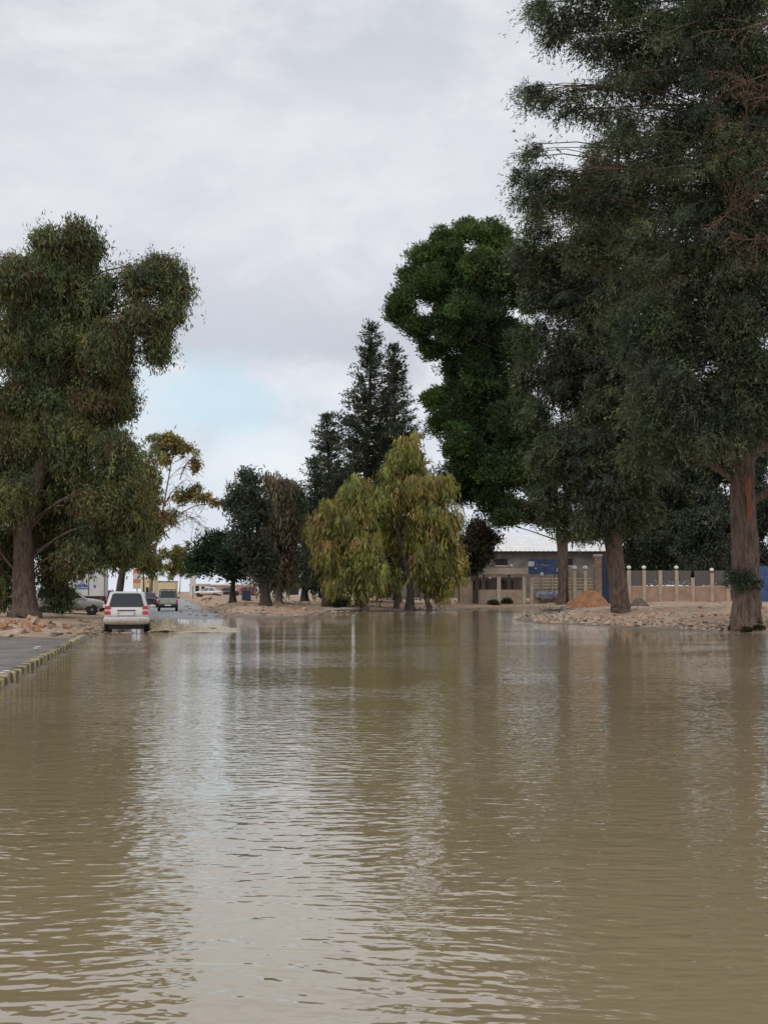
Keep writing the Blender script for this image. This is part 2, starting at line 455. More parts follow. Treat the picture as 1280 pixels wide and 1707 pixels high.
def tuft_leaves(T, O, s, k, style, lw, ll):
    """T tuft centres (M,3), O outward dirs, s tuft size (M,), k leaves each -> positions, directions, lengths, widths"""
    M = len(T); T3 = np.repeat(T, k, 0); O3 = np.repeat(O, k, 0); s3 = np.repeat(s, k)[:, None]; n = M*k
    jit = np.clip(rs.normal(size=(n, 3)), -1.7, 1.7); t = rs.rand(n, 1)
    Oh = O3*np.array([1, 1, 0.]); Oh = nrm(Oh+1e-6)
    if style == 'pine':
        j = jit*np.array([.42, .42, .30]); P = T3 + j*s3; D = nrm(j + np.array([0, 0, .45]) + .35*rs.normal(size=(n, 3)))
        L = ll*(.7+.6*rs.rand(n)); W = lw*(.8+.5*rs.rand(n))
    elif style == 'droop':
        nt_ = 6; tid = rs.randint(0, nt_, n); mi = np.repeat(np.arange(M), k)
        st = (np.clip(rs.normal(size=(M, nt_, 3)), -1.5, 1.5)*np.array([.23, .23, .13]))[mi, tid]             # where each twig starts
        td = nrm(rs.normal(size=(M, nt_, 3))*.55 + np.array([0, 0, -.55]) + .75*nrm(O*np.array([1, 1, 0])+1e-6)[:, None, :])[mi, tid]
        tl = (.35+.75*rs.rand(M, nt_))[mi, tid][:, None]
        P = T3 + st*s3 + td*t*tl*s3 + DOWN*(t**2)*tl*s3*.35 + jit*s3*.035
        D = nrm(td + DOWN*.3*t + .55*rs.normal(size=(n, 3))); L = ll*(.6+.7*rs.rand(n)); W = lw*(.7+.6*rs.rand(n))
    elif style == 'weep':
        ns = 7; sid = rs.randint(0, ns, n); so_ = rs.normal(size=(M, ns, 3))*np.array([.36, .36, .12]); sl = .6+1.2*rs.rand(M, ns)
        off = so_[np.repeat(np.arange(M), k), sid]; ln = sl[np.repeat(np.arange(M), k), sid][:, None]
        P = T3 + off*s3 + DOWN*(t*ln-.35)*s3*1.25 + jit*s3*.06 + Oh*s3*.25*np.sqrt(t)
        D = nrm(DOWN + .30*rs.normal(size=(n, 3)) + Oh*.15); L = ll*(.8+.8*rs.rand(n)); W = lw*(.7+.5*rs.rand(n))
    elif style == 'euc':
        ns = 6; sid = rs.randint(0, ns, n); so_ = rs.normal(size=(M, ns, 3))*np.array([.40, .40, .26]); sl = .25+.55*rs.rand(M, ns)
        off = so_[np.repeat(np.arange(M), k), sid]; ln = sl[np.repeat(np.arange(M), k), sid][:, None]
        P = T3 + off*s3 + DOWN*t*ln*s3*1.1 + jit*s3*.12
        D = nrm(DOWN*.9 + .55*rs.normal(size=(n, 3))); L = ll*(.7+.7*rs.rand(n)); W = lw*(.7+.6*rs.rand(n))
    elif style == 'spire':
        P = T3 + Oh*(t-.5)*s3*1.1 + np.array([0, 0, 1.])*(t*.30)*s3 + jit*s3*np.array([.17, .17, .15])
        D = nrm(Oh*.5 + np.array([0, 0, .35]) + .7*rs.normal(size=(n, 3))); L = ll*(.7+.6*rs.rand(n)); W = lw*(.7+.6*rs.rand(n))
    else:   # 'leaf' round tufts with hanging leaves
        P = T3 + jit*s3*np.array([.40, .40, .34]); D = nrm(DOWN*.7 + .8*rs.normal(size=(n, 3))); L = ll*(.7+.7*rs.rand(n)); W = lw*(.7+.6*rs.rand(n))
    NH = nrm((P-T3)/s3*np.array([1, 1, 1.2]) + np.array([0, 0, .55]))
    return P, D, L, W, NH
def colours(M, k, cols, pick, tv=.28, lv=.10):
    C = np.array(cols)[pick % len(cols)]; C = C*np.exp(rs.normal(size=(M, 1))*tv)*np.exp(rs.normal(size=(M, 3))*.07)
    C = np.repeat(C, k, 0); return np.clip(C*np.exp(rs.normal(size=(M*k, 1))*lv), .004, .8)

def trunk_mb(path, r0, r1, rng, n=14, flare=1.5, wob=.05):
    m = MB(); pts = []; rad = []
    P = [Vector(p) for p in path]; steps = 7
    for i in range(len(P)-1):
        for j in range(steps):
            t = j/steps; a_, b_ = P[i], P[i+1]; q = a_.lerp(b_, t)
            pts.append(q + Vector((rng.uniform(-1, 1), rng.uniform(-1, 1), 0))*r0*.04)
    pts.append(P[-1]); T = len(pts)-1
    cl_ = [0.]
    for i in range(T): cl_.append(cl_[-1]+(pts[i+1]-pts[i]).length)
    for i in range(len(pts)):
        f = cl_[i]/cl_[-1]; r = r0*(1-f)+r1*f
        hh = (pts[i].z-pts[0].z)
        r *= 1+(flare-1)*math.exp(-max(hh-.25, 0)/.55)
        rad.append(r)
    m.tube(pts, rad, n, wob=wob, rng=rng); return m, pts, rad
def limb(m, a_, b_, ra, rb, rng, sag=.12, n=6, seg=6):
    a_, b_ = Vector(a_), Vector(b_); L = (b_-a_).length; pts = []; rad = []
    o1 = Vector((rng.uniform(-1, 1), rng.uniform(-1, 1), rng.uniform(-.4, 1)))*L*.08
    for i in range(seg+1):
        t = i/seg; p = a_.lerp(b_, t) + o1*math.sin(math.pi*t) + Vector((0, 0, sag*L*math.sin(math.pi*t)))
        p += Vector((rng.uniform(-1, 1), rng.uniform(-1, 1), rng.uniform(-1, 1)))*L*.012*(0 < i < seg)
        pts.append(p); rad.append(ra*(1-t)+rb*t)
    m.tube(pts, rad, n); return pts

def clump(P, f, seed):
    a_ = np.random.RandomState(seed).uniform(0, 6.28, 9); x, y, z = P[:, 0]*f, P[:, 1]*f, P[:, 2]*f
    return (np.sin(x+a_[0]+1.3*np.sin(y*.7+a_[1]))+np.sin(y+a_[2]+1.3*np.sin(z*.8+a_[3]))+np.sin(z*1.2+a_[4]+1.3*np.sin(x*.9+a_[5]))
            + .6*np.sin(2.3*x+a_[6])+.6*np.sin(2.1*z+a_[7]))/2.2
def make_tree(name, label, base, path, r0, r1, lobes, style, cols, bark, tuft=.8, K=3.0, lpx=3.7, wpx=1.15, group=None, seed=1,
              dspread=.55, flare=1.5, gaps=0., cat='tree', twigs=3, kk=42, shell=.5, tv=.28, extra=None, limb_sag=.12, rmul=.8, lz=.35, sub=7, inner=1.1, boughs=None, cf=1.15, cthr=-.28):
    """base: point on the ground. path: (px,py) of the trunk upwards. lobes: (px,py,rx,ry[,colour[,depth offset]])"""
    rng = random.Random(seed); Y = base.y
    root = empty(name, base, 0, label, cat, group)
    loc = lambda px, py, dy=0.: at(px, py, Y+dy) - base
    P0 = Vector((0, 0, -.25)); tp = [P0, Vector((0, 0, .3))] + [loc(px, py) for px, py in path]
    tm, tpts, trad = trunk_mb(tp, r0, r1, rng, flare=flare)
    tpts_w = tpts
    mpp = Y/F                                            # metres per photo pixel there
    minpx = min(l[0]-l[2] for l in lobes); maxpx = max(l[0]+l[2] for l in lobes); cx = (minpx+maxpx)/2; hw = (maxpx-minpx)/2*mpp
    ll = lpx*Y*PX; lw = wpx*Y*PX
    PP = []; bm = MB()
    for li_, l in enumerate(lobes):
        px, py, rx, ry = l[:4]; ci = l[4] if len(l) > 4 else None; 
        rem = max(0., 1-abs(px-cx)*mpp/hw)
        dy = l[5] if len(l) > 5 else rng.uniform(-1, 1)*dspread*hw*rem*.8
        c = np.array(loc(px, py, dy)); a_, b_ = rx*mpp, ry*mpp; dd = .5*(a_+min(a_, b_))
        area = math.pi*rx*ry*.36
        off = (px+rx < 0 or px-rx > 1280 or py+ry < 0)
        n = K*area/(.5*lpx*wpx)*(.6 if off else 1)*(1.7 if rx < 30 else 1); M = max(6, int(n/kk))
        # the lobe breaks up into smaller heads on its surface
        ns = sub if rx > 16 else max(2, sub//2); sdir = nrm(rs.normal(size=(ns, 3))+np.array([0, 0, .15])); spos = sdir*(.60+.16*rs.rand(ns, 1)); srad = .30+.26*rs.rand(ns)
        wgt = srad**2; sid = rs.choice(ns, M, p=wgt/wgt.sum())
        dl = nrm(rs.normal(size=(M, 3))+np.array([0, 0, .25])); u = 1-(1-shell)*rs.rand(M)**1.5; u = u*(1+.07*np.clip(rs.normal(size=M), -2, 2))
        un = spos[sid] + dl*(u*srad[sid])[:, None]
        T = c + un*np.array([a_, dd, b_]); dr = nrm(un + .6*dl)
        ct_ = cthr - (.5 if rx < 30 else 0)
        keep = (clump(T, cf/tuft, seed) > ct_ + .25*(rs.rand(M)-.5)) & (clump(T, 2.9*cf/tuft, seed+7) > -.85 + .2*(rs.rand(M)-.5))
        T = T[keep]; dr = dr[keep]; sid = sid[keep]; M = len(T)
        if M == 0: continue
        O = nrm(T*np.array([1, 1, 0]) + 1e-4) if style in ('droop', 'spire') else dr
        sz = tuft*(.55+.7*rs.rand(M)**1.5)
        spk = rs.randint(0, len(cols), ns) if ci is None or ci < 0 else np.where(rs.rand(ns) < .7, ci, rs.randint(0, len(cols), ns))
        pick = spk[sid]; sw = rs.rand(M) < .15; pick = np.where(sw, rs.randint(0, len(cols), M), pick)
        p, d_, L_, W_, nh = tuft_leaves(T, O, sz, kk, style, lw, ll)
        PP.append((p, d_, L_, W_, colours(M, kk, cols, pick, tv), nh))
        # older, bigger sprays inside the lobe
        Mi = max(2, int(K*area/(.5*lpx*wpx)*(.6 if off else 1)/kk*inner)); ki = 14; di = nrm(rs.normal(size=(Mi, 3))); Ti = c + di*(.56*rs.rand(Mi, 1)**.5)*np.array([a_, dd, b_])
        p, d_, L_, W_, nh = tuft_leaves(Ti, nrm(di*np.array([1, 1, .01])), tuft*1.1*np.ones(Mi), ki, style, lw*1.6, ll*1.3)
        PP.append((p, d_, L_, W_, colours(Mi, ki, cols, rs.randint(0, len(cols), Mi), tv), nh))
        # a limb from the trunk to the lobe and twigs on it
        cz = c[2]; best = min(range(len(tpts)), key=lambda i: abs(tpts[i].z-(cz-lz*abs(c[0]-tpts[i].x)-.3*b_)) + (0 if tpts[i].z > 1.5 else 5))
        st = tpts[best]; rr = min(trad[best]*.55, max(.05, .02*(Vector(c)-st).length+.04))*rmul
        lp = limb(bm, st, Vector(c), rr, rr*.35, rng, limb_sag)
        for _ in range(twigs):
            j = rs.randint(0, M); q0 = lp[rng.randint(2, len(lp)-1)]
            limb(bm, q0, Vector(T[j]), rr*.4, .012+.3*PX*Y*.3, rng, .05, 5, 4)
    if boughs:                       # tiers of arched boughs that carry hanging sprays
        ys, rl, rr2 = boughs; z = loc(0, ys[0]).z; zt_ = loc(0, ys[-1]).z; TT = []; OO = []; PK = []
        zz_ = [loc(0, y).z for y in ys]
        while z < zt_:
            ax = tpts[min(range(len(tpts)), key=lambda i: abs(tpts[i].z-z))]
            for _ in range(5):
                an = rng.uniform(-math.pi, math.pi); 
                if math.sin(an) > .3 and rng.random() < .6: an = -an
                ex = rl if math.cos(an) < 0 else rr2
                ln = np.interp(z, zz_, ex)*mpp*(abs(math.cos(an))+.75*(1-abs(math.cos(an))))*rng.uniform(.55, .95)
                if ln < 1.2: continue
                rise = rng.uniform(.02, .16); ck = rng.randint(0, len(cols)-1); m_ = int(ln*5.5)
                e = None
                for j in range(m_):
                    t = .25+.75*(j+rng.random())/m_; w_ = .35+.75*math.sin(math.pi*min(1, t*.95))
                    lat = rng.gauss(0, .42)*w_*1.3; zz2 = z+ln*(rise*t*1.6-.28*t*t) - abs(lat)*.25
                    TT.append((ax.x+math.cos(an)*ln*t-math.sin(an)*lat, ax.y+math.sin(an)*ln*t+math.cos(an)*lat, zz2+rng.gauss(0, .07)))
                    OO.append((math.cos(an), math.sin(an), 0)); PK.append(ck)
                limb(bm, (ax.x, ax.y, z), (ax.x+math.cos(an)*ln*.9, ax.y+math.sin(an)*ln*.9, z+ln*(rise*1.44-.227)), .05+.006*ln, .015, rng, .07, 5, 5)
            z += rng.uniform(.35, .65)
        T = np.array(TT); M = len(T); sz = tuft*(.5+.55*rs.rand(M)); k2 = 40
        p, d_, L_, W_, nh = tuft_leaves(T, np.array(OO), sz, k2, style, lw, ll)
        PP.append((p, d_, L_, W_, colours(M, k2, cols, np.array(PK), tv*.8), nh))
    P = np.concatenate([x[0] for x in PP]); D = np.concatenate([x[1] for x in PP]); L = np.concatenate([x[2] for x in PP]); W = np.concatenate([x[3] for x in PP]); C = np.concatenate([x[4] for x in PP]); NH = np.concatenate([x[5] for x in PP])
    z0 = P[:, 2] > .3; leaves('crown', P[z0], D[z0], L[z0], W[z0], C[z0], root, NH[z0])
    tm.add(bm.v, bm.f); tm.build('trunk', bark, root, True)
    if extra: extra(root, loc, rng, tpts, trad)
    return root

def make_spire(name, label, base, top, prof, cols, bark, group=None, seed=1, K=1.0, lpx=3.2, wpx=1.25, step=1.0, tuft=.8, lean=0.):
    """a conifer with a spire: prof = [(py, half width px)...] from the top down"""
    rng = random.Random(seed); Y = base.y; mpp = Y/F
    root = empty(name, base, 0, label, 'tree', group)
    tz = (at(top[0], top[1], Y)-base); tm, tpts, trad = trunk_mb([Vector((0, 0, -.3)), Vector((tz.x*.3, 0, tz.z*.33)), Vector((tz.x*.8, 0, tz.z*.7)), tz], .38, .05, rng)
    zs = [(at(0, p[0], Y)-base).z for p in prof]; ws = [p[1]*mpp for p in prof]
    bm = MB(); T = []; O = []; z = zs[0]-.4
    while z > zs[-1]:
        wz = np.interp(z, zs[::-1], ws[::-1]); f = np.interp(z, [q.z for q in tpts], range(len(tpts))); c = tpts[int(f)].lerp(tpts[min(int(f)+1, len(tpts)-1)], f-int(f))
        nb = int(5+min(wz, 4)*1.5); a0 = rng.uniform(0, 6.28)
        for k in range(nb):
            a_ = a0+2*math.pi*k/nb+rng.uniform(-.3, .3); ln = wz*rng.choice([.45, .7, .85, 1., 1.0, 1.18])
            e = Vector((c.x+math.cos(a_)*ln, c.y+math.sin(a_)*ln, z+ln*rng.uniform(-.12, .22)))
            limb(bm, (c.x, c.y, z-ln*.15), e, .03+.008*ln, .015, rng, -.08, 5, 3)
            m = max(1, int(ln/(tuft*.42)))
            for j in range(m):
                t = (j+1)/m; q = Vector((c.x, c.y, z-ln*.15)).lerp(e, t)
                if t > .25 or ln < 1.2:
                    T.append((q.x+rng.gauss(0, .18*tuft), q.y+rng.gauss(0, .18*tuft), q.z+rng.gauss(0, .12)+.12*tuft)); O.append((math.cos(a_), math.sin(a_), .2))
        z -= step*rng.uniform(.7, 1.2)*(.55 if wz < 1 else 1)
    T = np.array(T); O = np.array(O); M = len(T); k = max(6, int(24*K)); sz = tuft*(.6+.6*rs.rand(M))
    p, d_, L_, W_, nh = tuft_leaves(T, O, sz, k, 'spire', wpx*Y*PX, lpx*Y*PX)
    leaves('crown', p, d_, L_, W_, colours(M, k, cols, rs.randint(0, len(cols), M)), root, nh)
    tm.add(bm.v, bm.f); tm.build('trunk', bark, root, True)
    return root

G_CON = [(.074, .092, .052), (.105, .125, .062), (.058, .072, .052), (.088, .088, .058)]
G_PINE = [(.066, .108, .036), (.105, .155, .044), (.048, .072, .034)]
G_EUC = [(.135, .165, .07), (.105, .135, .068), (.175, .185, .07), (.085, .108, .062), (.155, .12, .06)]
G_WIL = [(.31, .29, .085), (.25, .265, .08), (.33, .27, .09), (.19, .195, .07), (.28, .19, .08)]
G_DARK = [(.062, .076, .050), (.082, .092, .058), (.052, .062, .050)]
G_OLIVE = [(.21, .20, .07), (.24, .18, .07), (.165, .18, .06), (.25, .145, .065)]
G_BROWN = [(.18, .14, .10), (.15, .12, .085), (.14, .125, .08)]

# left: the great eucalyptus
b1 = on_ground(42, 1030)
make_tree('eucalyptus_tree', 'huge drooping grey-green eucalyptus on the far left beside the rubble heap', b1,
    [(40, 960), (38, 880), (62, 800), (80, 700), (95, 600), (105, 500)], .62, .16,
    [(100, 560, 80, 80, -1, 2.5), (60, 700, 90, 90, -1, 2.5), (150, 700, 70, 80, -1, 2), (100, 820, 90, 80, -1, 2.5), (50, 480, 60, 60, -1, 2), (128, 380, 34, 26), (82, 398, 26, 24), (152, 408, 24, 24), (62, 430, 30, 22), (22, 455, 40, 34), (115, 445, 58, 45), (60, 500, 62, 50), (150, 490, 46, 48),
     (262, 446, 40, 22), (292, 474, 26, 26), (232, 462, 36, 26), (288, 510, 22, 26), (262, 560, 17, 34), (266, 585, 14, 14), (222, 520, 26, 26), (205, 575, 24, 30),
     (20, 560, 60, 60), (100, 560, 70, 60), (170, 570, 42, 60), (50, 650, 80, 60), (150, 650, 60, 60, 4), (200, 660, 30, 55), (30, 740, 80, 62), (120, 745, 50, 60, 2), (195, 745, 38, 60),
     (0, 820, 56, 56), (180, 830, 60, 55), (215, 800, 32, 50), (10, 915, 40, 50, -1, 2.2), (62, 885, 46, 36, -1, 2.2), (160, 890, 62, 48), (220, 872, 36, 50), (205, 905, 40, 28),
     (92, 950, 26, 44), (98, 985, 16, 26), (4, 985, 16, 28, -1, 1.5), (135, 922, 40, 28), (130, 830, 50, 60, 3, 3.0), (110, 900, 50, 50, 3, 3.0),
     (-70, 560, 70, 90), (-70, 740, 80, 90), (-80, 900, 70, 90)],
    'euc', G_EUC, BARK_RED, tuft=.85, K=7.0, lpx=4.3, wpx=.95, seed=4, shell=.55, cthr=-.7, rmul=.6, twigs=3, inner=1.6)

# left: yellow-brown trees behind it
b2 = on_ground(196, 1016)
make_tree('gum_tree', 'olive and rust gum tree right behind the great eucalyptus, above the parked silver car', b2,
    [(205, 950), (225, 860), (240, 790)], .35, .08,
    [(246, 782, 24, 40, 2), (240, 830, 34, 40, 1), (248, 872, 34, 40, 3), (215, 880, 34, 40), (235, 910, 34, 26, 0), (205, 920, 36, 24, 2), (180, 905, 30, 32), (250, 935, 18, 16, 2)],
    'euc', G_OLIVE, BARK_DARK, tuft=1.0, K=4.6, seed=5)
b3 = on_ground(250, 1006)
def bare_twigs(root, loc, rng, tpts, trad):
    m = MB()
    for (x0, y0, x1, y1, n) in [(262, 900, 330, 860, 26), (270, 870, 372, 838, 40), (300, 800, 330, 760, 30), (290, 850, 340, 880, 30), (275, 840, 310, 800, 25)]:
        a_ = loc(x0, y0); e = loc(x1, y1); lp = limb(m, a_, e, .07, .03, rng, .1, 5, 6)
        for _ in range(n):
            q = lp[rng.randint(1, len(lp)-1)]; t = q + Vector((rng.gauss(0, .9), rng.gauss(0, .9), rng.gauss(-.7, .7)))
            limb(m, q, t, .025, .02, rng, .1, 4, 3)
    m.build('bare_twigs', DEADTWIG, root, True)
make_tree('gum_tree', 'thin gum tree with an orange topped crown and bare twigs over the road', b3,
    [(256, 930), (272, 850), (288, 760)], .25, .06,
    [(270, 740, 26, 20, 0), (300, 745, 28, 22, 1), (285, 728, 24, 13, 0), (325, 775, 13, 24, 3), (275, 765, 20, 16, 0), (318, 822, 22, 16, 2), (300, 828, 18, 14, 0), (336, 830, 16, 10, 1), (362, 836, 18, 9, 3), (285, 858, 18, 14, 2)],
    'leaf', G_OLIVE, BARK_PALE, tuft=.75, K=1.7, kk=24, seed=6, extra=bare_twigs)
b4 = on_ground(240, 993)
make_tree('street_tree', 'small dark umbrella shaped tree at the far end of the road', b4, [(240, 965), (238, 945)], .2, .08,
    [(240, 938, 32, 14), (218, 932, 26, 16), (258, 930, 20, 10)], 'leaf', G_BROWN+G_DARK, BARK_DARK, tuft=1.2, K=3, seed=7)
b5 = on_ground(300, 990)
make_tree('street_tree', 'small olive tree at the far end of the road above the pale shed', b5, [(301, 970), (300, 950)], .2, .08,
    [(298, 928, 24, 18, 0), (290, 945, 18, 18, 2), (312, 945, 18, 20, 2), (305, 915, 14, 12, 0)], 'leaf', G_OLIVE, BARK_DARK, tuft=1.2, K=3, seed=8)

# the group of trees on the open dirt beyond the flood
b6 = on_ground(388, 1004)
make_tree('pine_tree', 'low spreading dark green pine on the dirt, lowest of the trees by the road', b6, [(388, 980), (392, 950), (395, 925)], .28, .1,
    [(365, 905, 38, 24, 0), (340, 925, 26, 22, 0), (395, 925, 44, 26, 2), (350, 945, 32, 20), (390, 952, 44, 18, 2), (430, 940, 26, 26, 2), (326, 945, 15, 14)],
    'pine', [(.040, .075, .032), (.034, .058, .032), (.030, .045, .030)], BARK_DARK, tuft=1.1, K=5, seed=9)
b7 = on_ground(443, 1009)
make_tree('casuarina_tree', 'tall near-black casuarina with a rounded top beside the brownish one', b7, [(441, 960), (432, 900), (425, 830)], .4, .12,
    [(421, 797, 20, 18), (415, 828, 26, 26), (394, 838, 14, 16), (410, 868, 32, 26), (428, 850, 24, 40), (420, 905, 34, 30), (438, 940, 28, 26)],
    'leaf', G_DARK, BARK_DARK, tuft=1.2, K=5, seed=10)
b8 = on_ground(465, 1007)
make_tree('casuarina_tree', 'half withered grey-brown casuarina in the middle of the dirt patch', b8, [(465, 960), (462, 900), (460, 820)], .3, .08,
    [(455, 808, 16, 16), (470, 815, 18, 20), (462, 850, 28, 36), (478, 880, 18, 40), (455, 905, 28, 40), (470, 940, 26, 30), (448, 950, 18, 24)],
    'weep', G_BROWN, BARK_PALE, tuft=1.1, K=4, seed=11)
b9 = on_ground(508, 1002)
make_tree('casuarina_tree', 'broad dark casuarina standing between the brownish one and the conifers', b9, [(508, 960), (505, 900), (500, 850)], .35, .1,
    [(485, 822, 16, 18), (498, 850, 24, 30), (512, 890, 28, 36), (500, 930, 34, 34), (530, 940, 30, 44), (520, 965, 34, 22), (535, 900, 22, 30), (470, 835, 18, 20), (545, 975, 20, 24)],
    'leaf', G_DARK+[(.05, .06, .04)], BARK_DARK, tuft=1.3, K=5, seed=12)
b10 = on_ground(482, 1000)
make_tree('young_tree', 'small yellow-green young tree on a thin pale stem in the dirt', b10, [(481, 978), (481, 965)], .08, .04,
    [(482, 958, 13, 9, 0), (490, 968, 10, 14, 0), (474, 970, 8, 12, 0)], 'leaf', [(.16, .20, .06), (.13, .16, .05)], BARK_PALE, tuft=.7, K=3, kk=24, seed=13, flare=1)

# conifers with spires
b11 = on_ground(592, 1010)
CT = [('conifer_tree', 'tallest pointed conifer behind the yellow-green weeping trees', (600, 1008.5), (620, 537), [(540, 2), (560, 8), (600, 18), (640, 30), (700, 54), (760, 70), (850, 82), (975, 80)]),
      ('conifer_tree', 'second pointed conifer, right of the tallest one', (662, 1006.5), (657, 572), [(575, 2), (595, 8), (640, 17), (700, 32), (760, 46), (850, 56), (970, 52)]),
      ('conifer_tree', 'blunt conifer on the left flank of the tallest one', (560, 1008), (545, 686), [(690, 3), (720, 13), (780, 24), (850, 34), (940, 40), (985, 34)]),
      ('conifer_tree', 'lowest, leftmost conifer of the pointed ones', (546, 1010), (524, 758), [(762, 3), (790, 10), (830, 16), (900, 24), (985, 26)])]
for i, (nm, lb, bp, tp, prof) in enumerate(CT):
    bb = on_ground(*bp); bb.y = bb.y
    make_spire(nm, lb, bb, tp, prof, G_DARK+[(.055, .058, .042)], BARK_DARK, 'pointed conifers beyond the flood', 20+i, K=1.5, step=.72)

# yellow-green weeping trees at the water's far edge
WILG = 'yellow-green weeping trees at the far water edge'
bA = on_ground(683, 1018)
make_tree('weeping_tree', 'tallest yellow-green weeping tree, dark trunk in the middle of the clump', bA, [(684, 985), (678, 940), (655, 860), (675, 780)], .33, .07,
    [(690, 880, 56, 56, 3, 1.5), (680, 820, 46, 40, 3, 1.5), (655, 880, 36, 40, 1, 1.5), (676, 738, 30, 24, 0), (664, 765, 24, 24, 1), (695, 768, 24, 28, 0), (700, 810, 36, 34, 2), (735, 815, 22, 22, 2), (660, 810, 34, 32, 1), (640, 835, 28, 30, 1), (720, 860, 34, 44, 2), (745, 870, 20, 44, 0), (690, 870, 28, 34, 0),
     (730, 915, 34, 36, 2), (700, 935, 24, 30, 3)],
    'weep', G_WIL, BARK_DARK, tuft=.7, K=4.5, lpx=4.6, wpx=.9, seed=30, group=WILG)
bB = on_ground(607, 1019)
make_tree('weeping_tree', 'broad yellow-green weeping tree on the left of the clump, brown trunk', bB, [(606, 985), (598, 930), (592, 860)], .3, .07,
    [(598, 815, 28, 20, 1), (570, 835, 18, 20, 1), (545, 860, 24, 28, 1), (534, 880, 18, 26, 1), (600, 850, 34, 28, 0), (575, 885, 34, 32, 1), (548, 915, 26, 30, 1), (605, 905, 36, 36, 0), (570, 945, 34, 30, 3), (620, 948, 30, 28, 1), (595, 970, 34, 20, 1), (556, 970, 16, 18, 3)],
    'weep', G_WIL, BARK_RED, tuft=.7, K=4.5, lpx=4.6, wpx=.9, seed=31, group=WILG)
bC = on_ground(715, 1018)
make_tree('weeping_tree', 'rightmost weeping tree of the clump, on two leaning reddish stems', bC, [(706, 985), (712, 950), (735, 900)], .2, .06,
    [(755, 920, 20, 36, 2), (762, 950, 15, 30, 0), (745, 960, 22, 26, 0), (725, 960, 22, 24, 3), (705, 962, 20, 20, 1), (738, 985, 16, 12, 0)],
    'weep', G_WIL, BARK_RED, tuft=.7, K=2.6, seed=32, group=WILG)
bD = on_ground(661, 1015)
make_tree('weeping_tree', 'thin weeping tree between the two big trunks of the clump', bD, [(661, 990), (650, 960), (640, 930)], .22, .06,
    [(640, 950, 22, 28, 1), (655, 965, 18, 22, 3), (628, 970, 18, 20, 1)], 'weep', G_WIL[1:4], BARK_RED, tuft=.7, K=2.4, seed=33, group=WILG)

# the bright pine and the scrubby tree under it
bP = on_ground(938, 1007)
make_tree('pine_tree', 'tall bright green pine with round clumps leaning towards the sky gap', bP, [(938, 960), (934, 880), (915, 780), (880, 660), (840, 560), (800, 480)], .55, .16,
    [(770, 470, 78, 52, 2, 2.5), (805, 560, 78, 52, 2, 2.5), (770, 520, 70, 50, 2, -1), (830, 640, 66, 50, 2, 2), (810, 720, 74, 50, 2, 2), (820, 790, 76, 48, 2, 2.5), (860, 740, 56, 70, 2, 0), (783, 388, 36, 22, 1), (745, 405, 34, 24, 1), (825, 400, 38, 30, 1), (712, 430, 30, 28, 1), (690, 470, 30, 30, 0), (672, 505, 26, 28, 0), (665, 530, 18, 16, 0), (760, 445, 48, 42, 1), (720, 480, 44, 40, 0), (820, 455, 50, 46, 1),
     (700, 550, 26, 22, 2), (725, 585, 24, 22, 2), (750, 540, 46, 46, 2), (810, 530, 50, 50, 2), (870, 480, 46, 60, 0), (760, 610, 30, 24, 2), (800, 600, 44, 36, 0), (860, 580, 50, 50, 2),
     (800, 650, 34, 30, 0), (850, 650, 44, 34, 2), (885, 690, 30, 40, 2), (790, 625, 30, 24, 2), (920, 868, 40, 24, 2), (962, 888, 30, 18, 2), (842, 868, 24, 16, 2), (770, 645, 28, 24, 2), (728, 672, 22, 22, 1), (740, 700, 30, 30, 1), (775, 680, 30, 30, 0), (800, 715, 44, 40, 0), (765, 740, 40, 36, 0), (850, 700, 44, 40, 2), (790, 780, 48, 38, 2), (850, 780, 44, 40, 2), (770, 815, 30, 24, 2), (820, 838, 44, 22, 2), (870, 850, 36, 22, 2), (900, 800, 40, 50, 2)],
    'pine', G_PINE, BARK_RED, tuft=.85, K=8.0, rmul=.5, seed=40, cthr=-1.1, shell=.5, limb_sag=-.05)
bQ = on_ground(792, 1006)
make_tree('scrub_tree', 'dull brown-green scrubby tree below the bright pine, left of the warehouse roof', bQ, [(794, 970), (798, 930)], .2, .08,
    [(800, 880, 26, 22, 0), (815, 895, 20, 18, 0), (785, 905, 24, 24), (800, 930, 26, 22), (780, 945, 20, 20), (812, 920, 18, 20)],
    'leaf', [(.08, .07, .045), (.05, .055, .035), (.045, .05, .032)], BARK_DARK, tuft=1.0, K=4.5, seed=41)

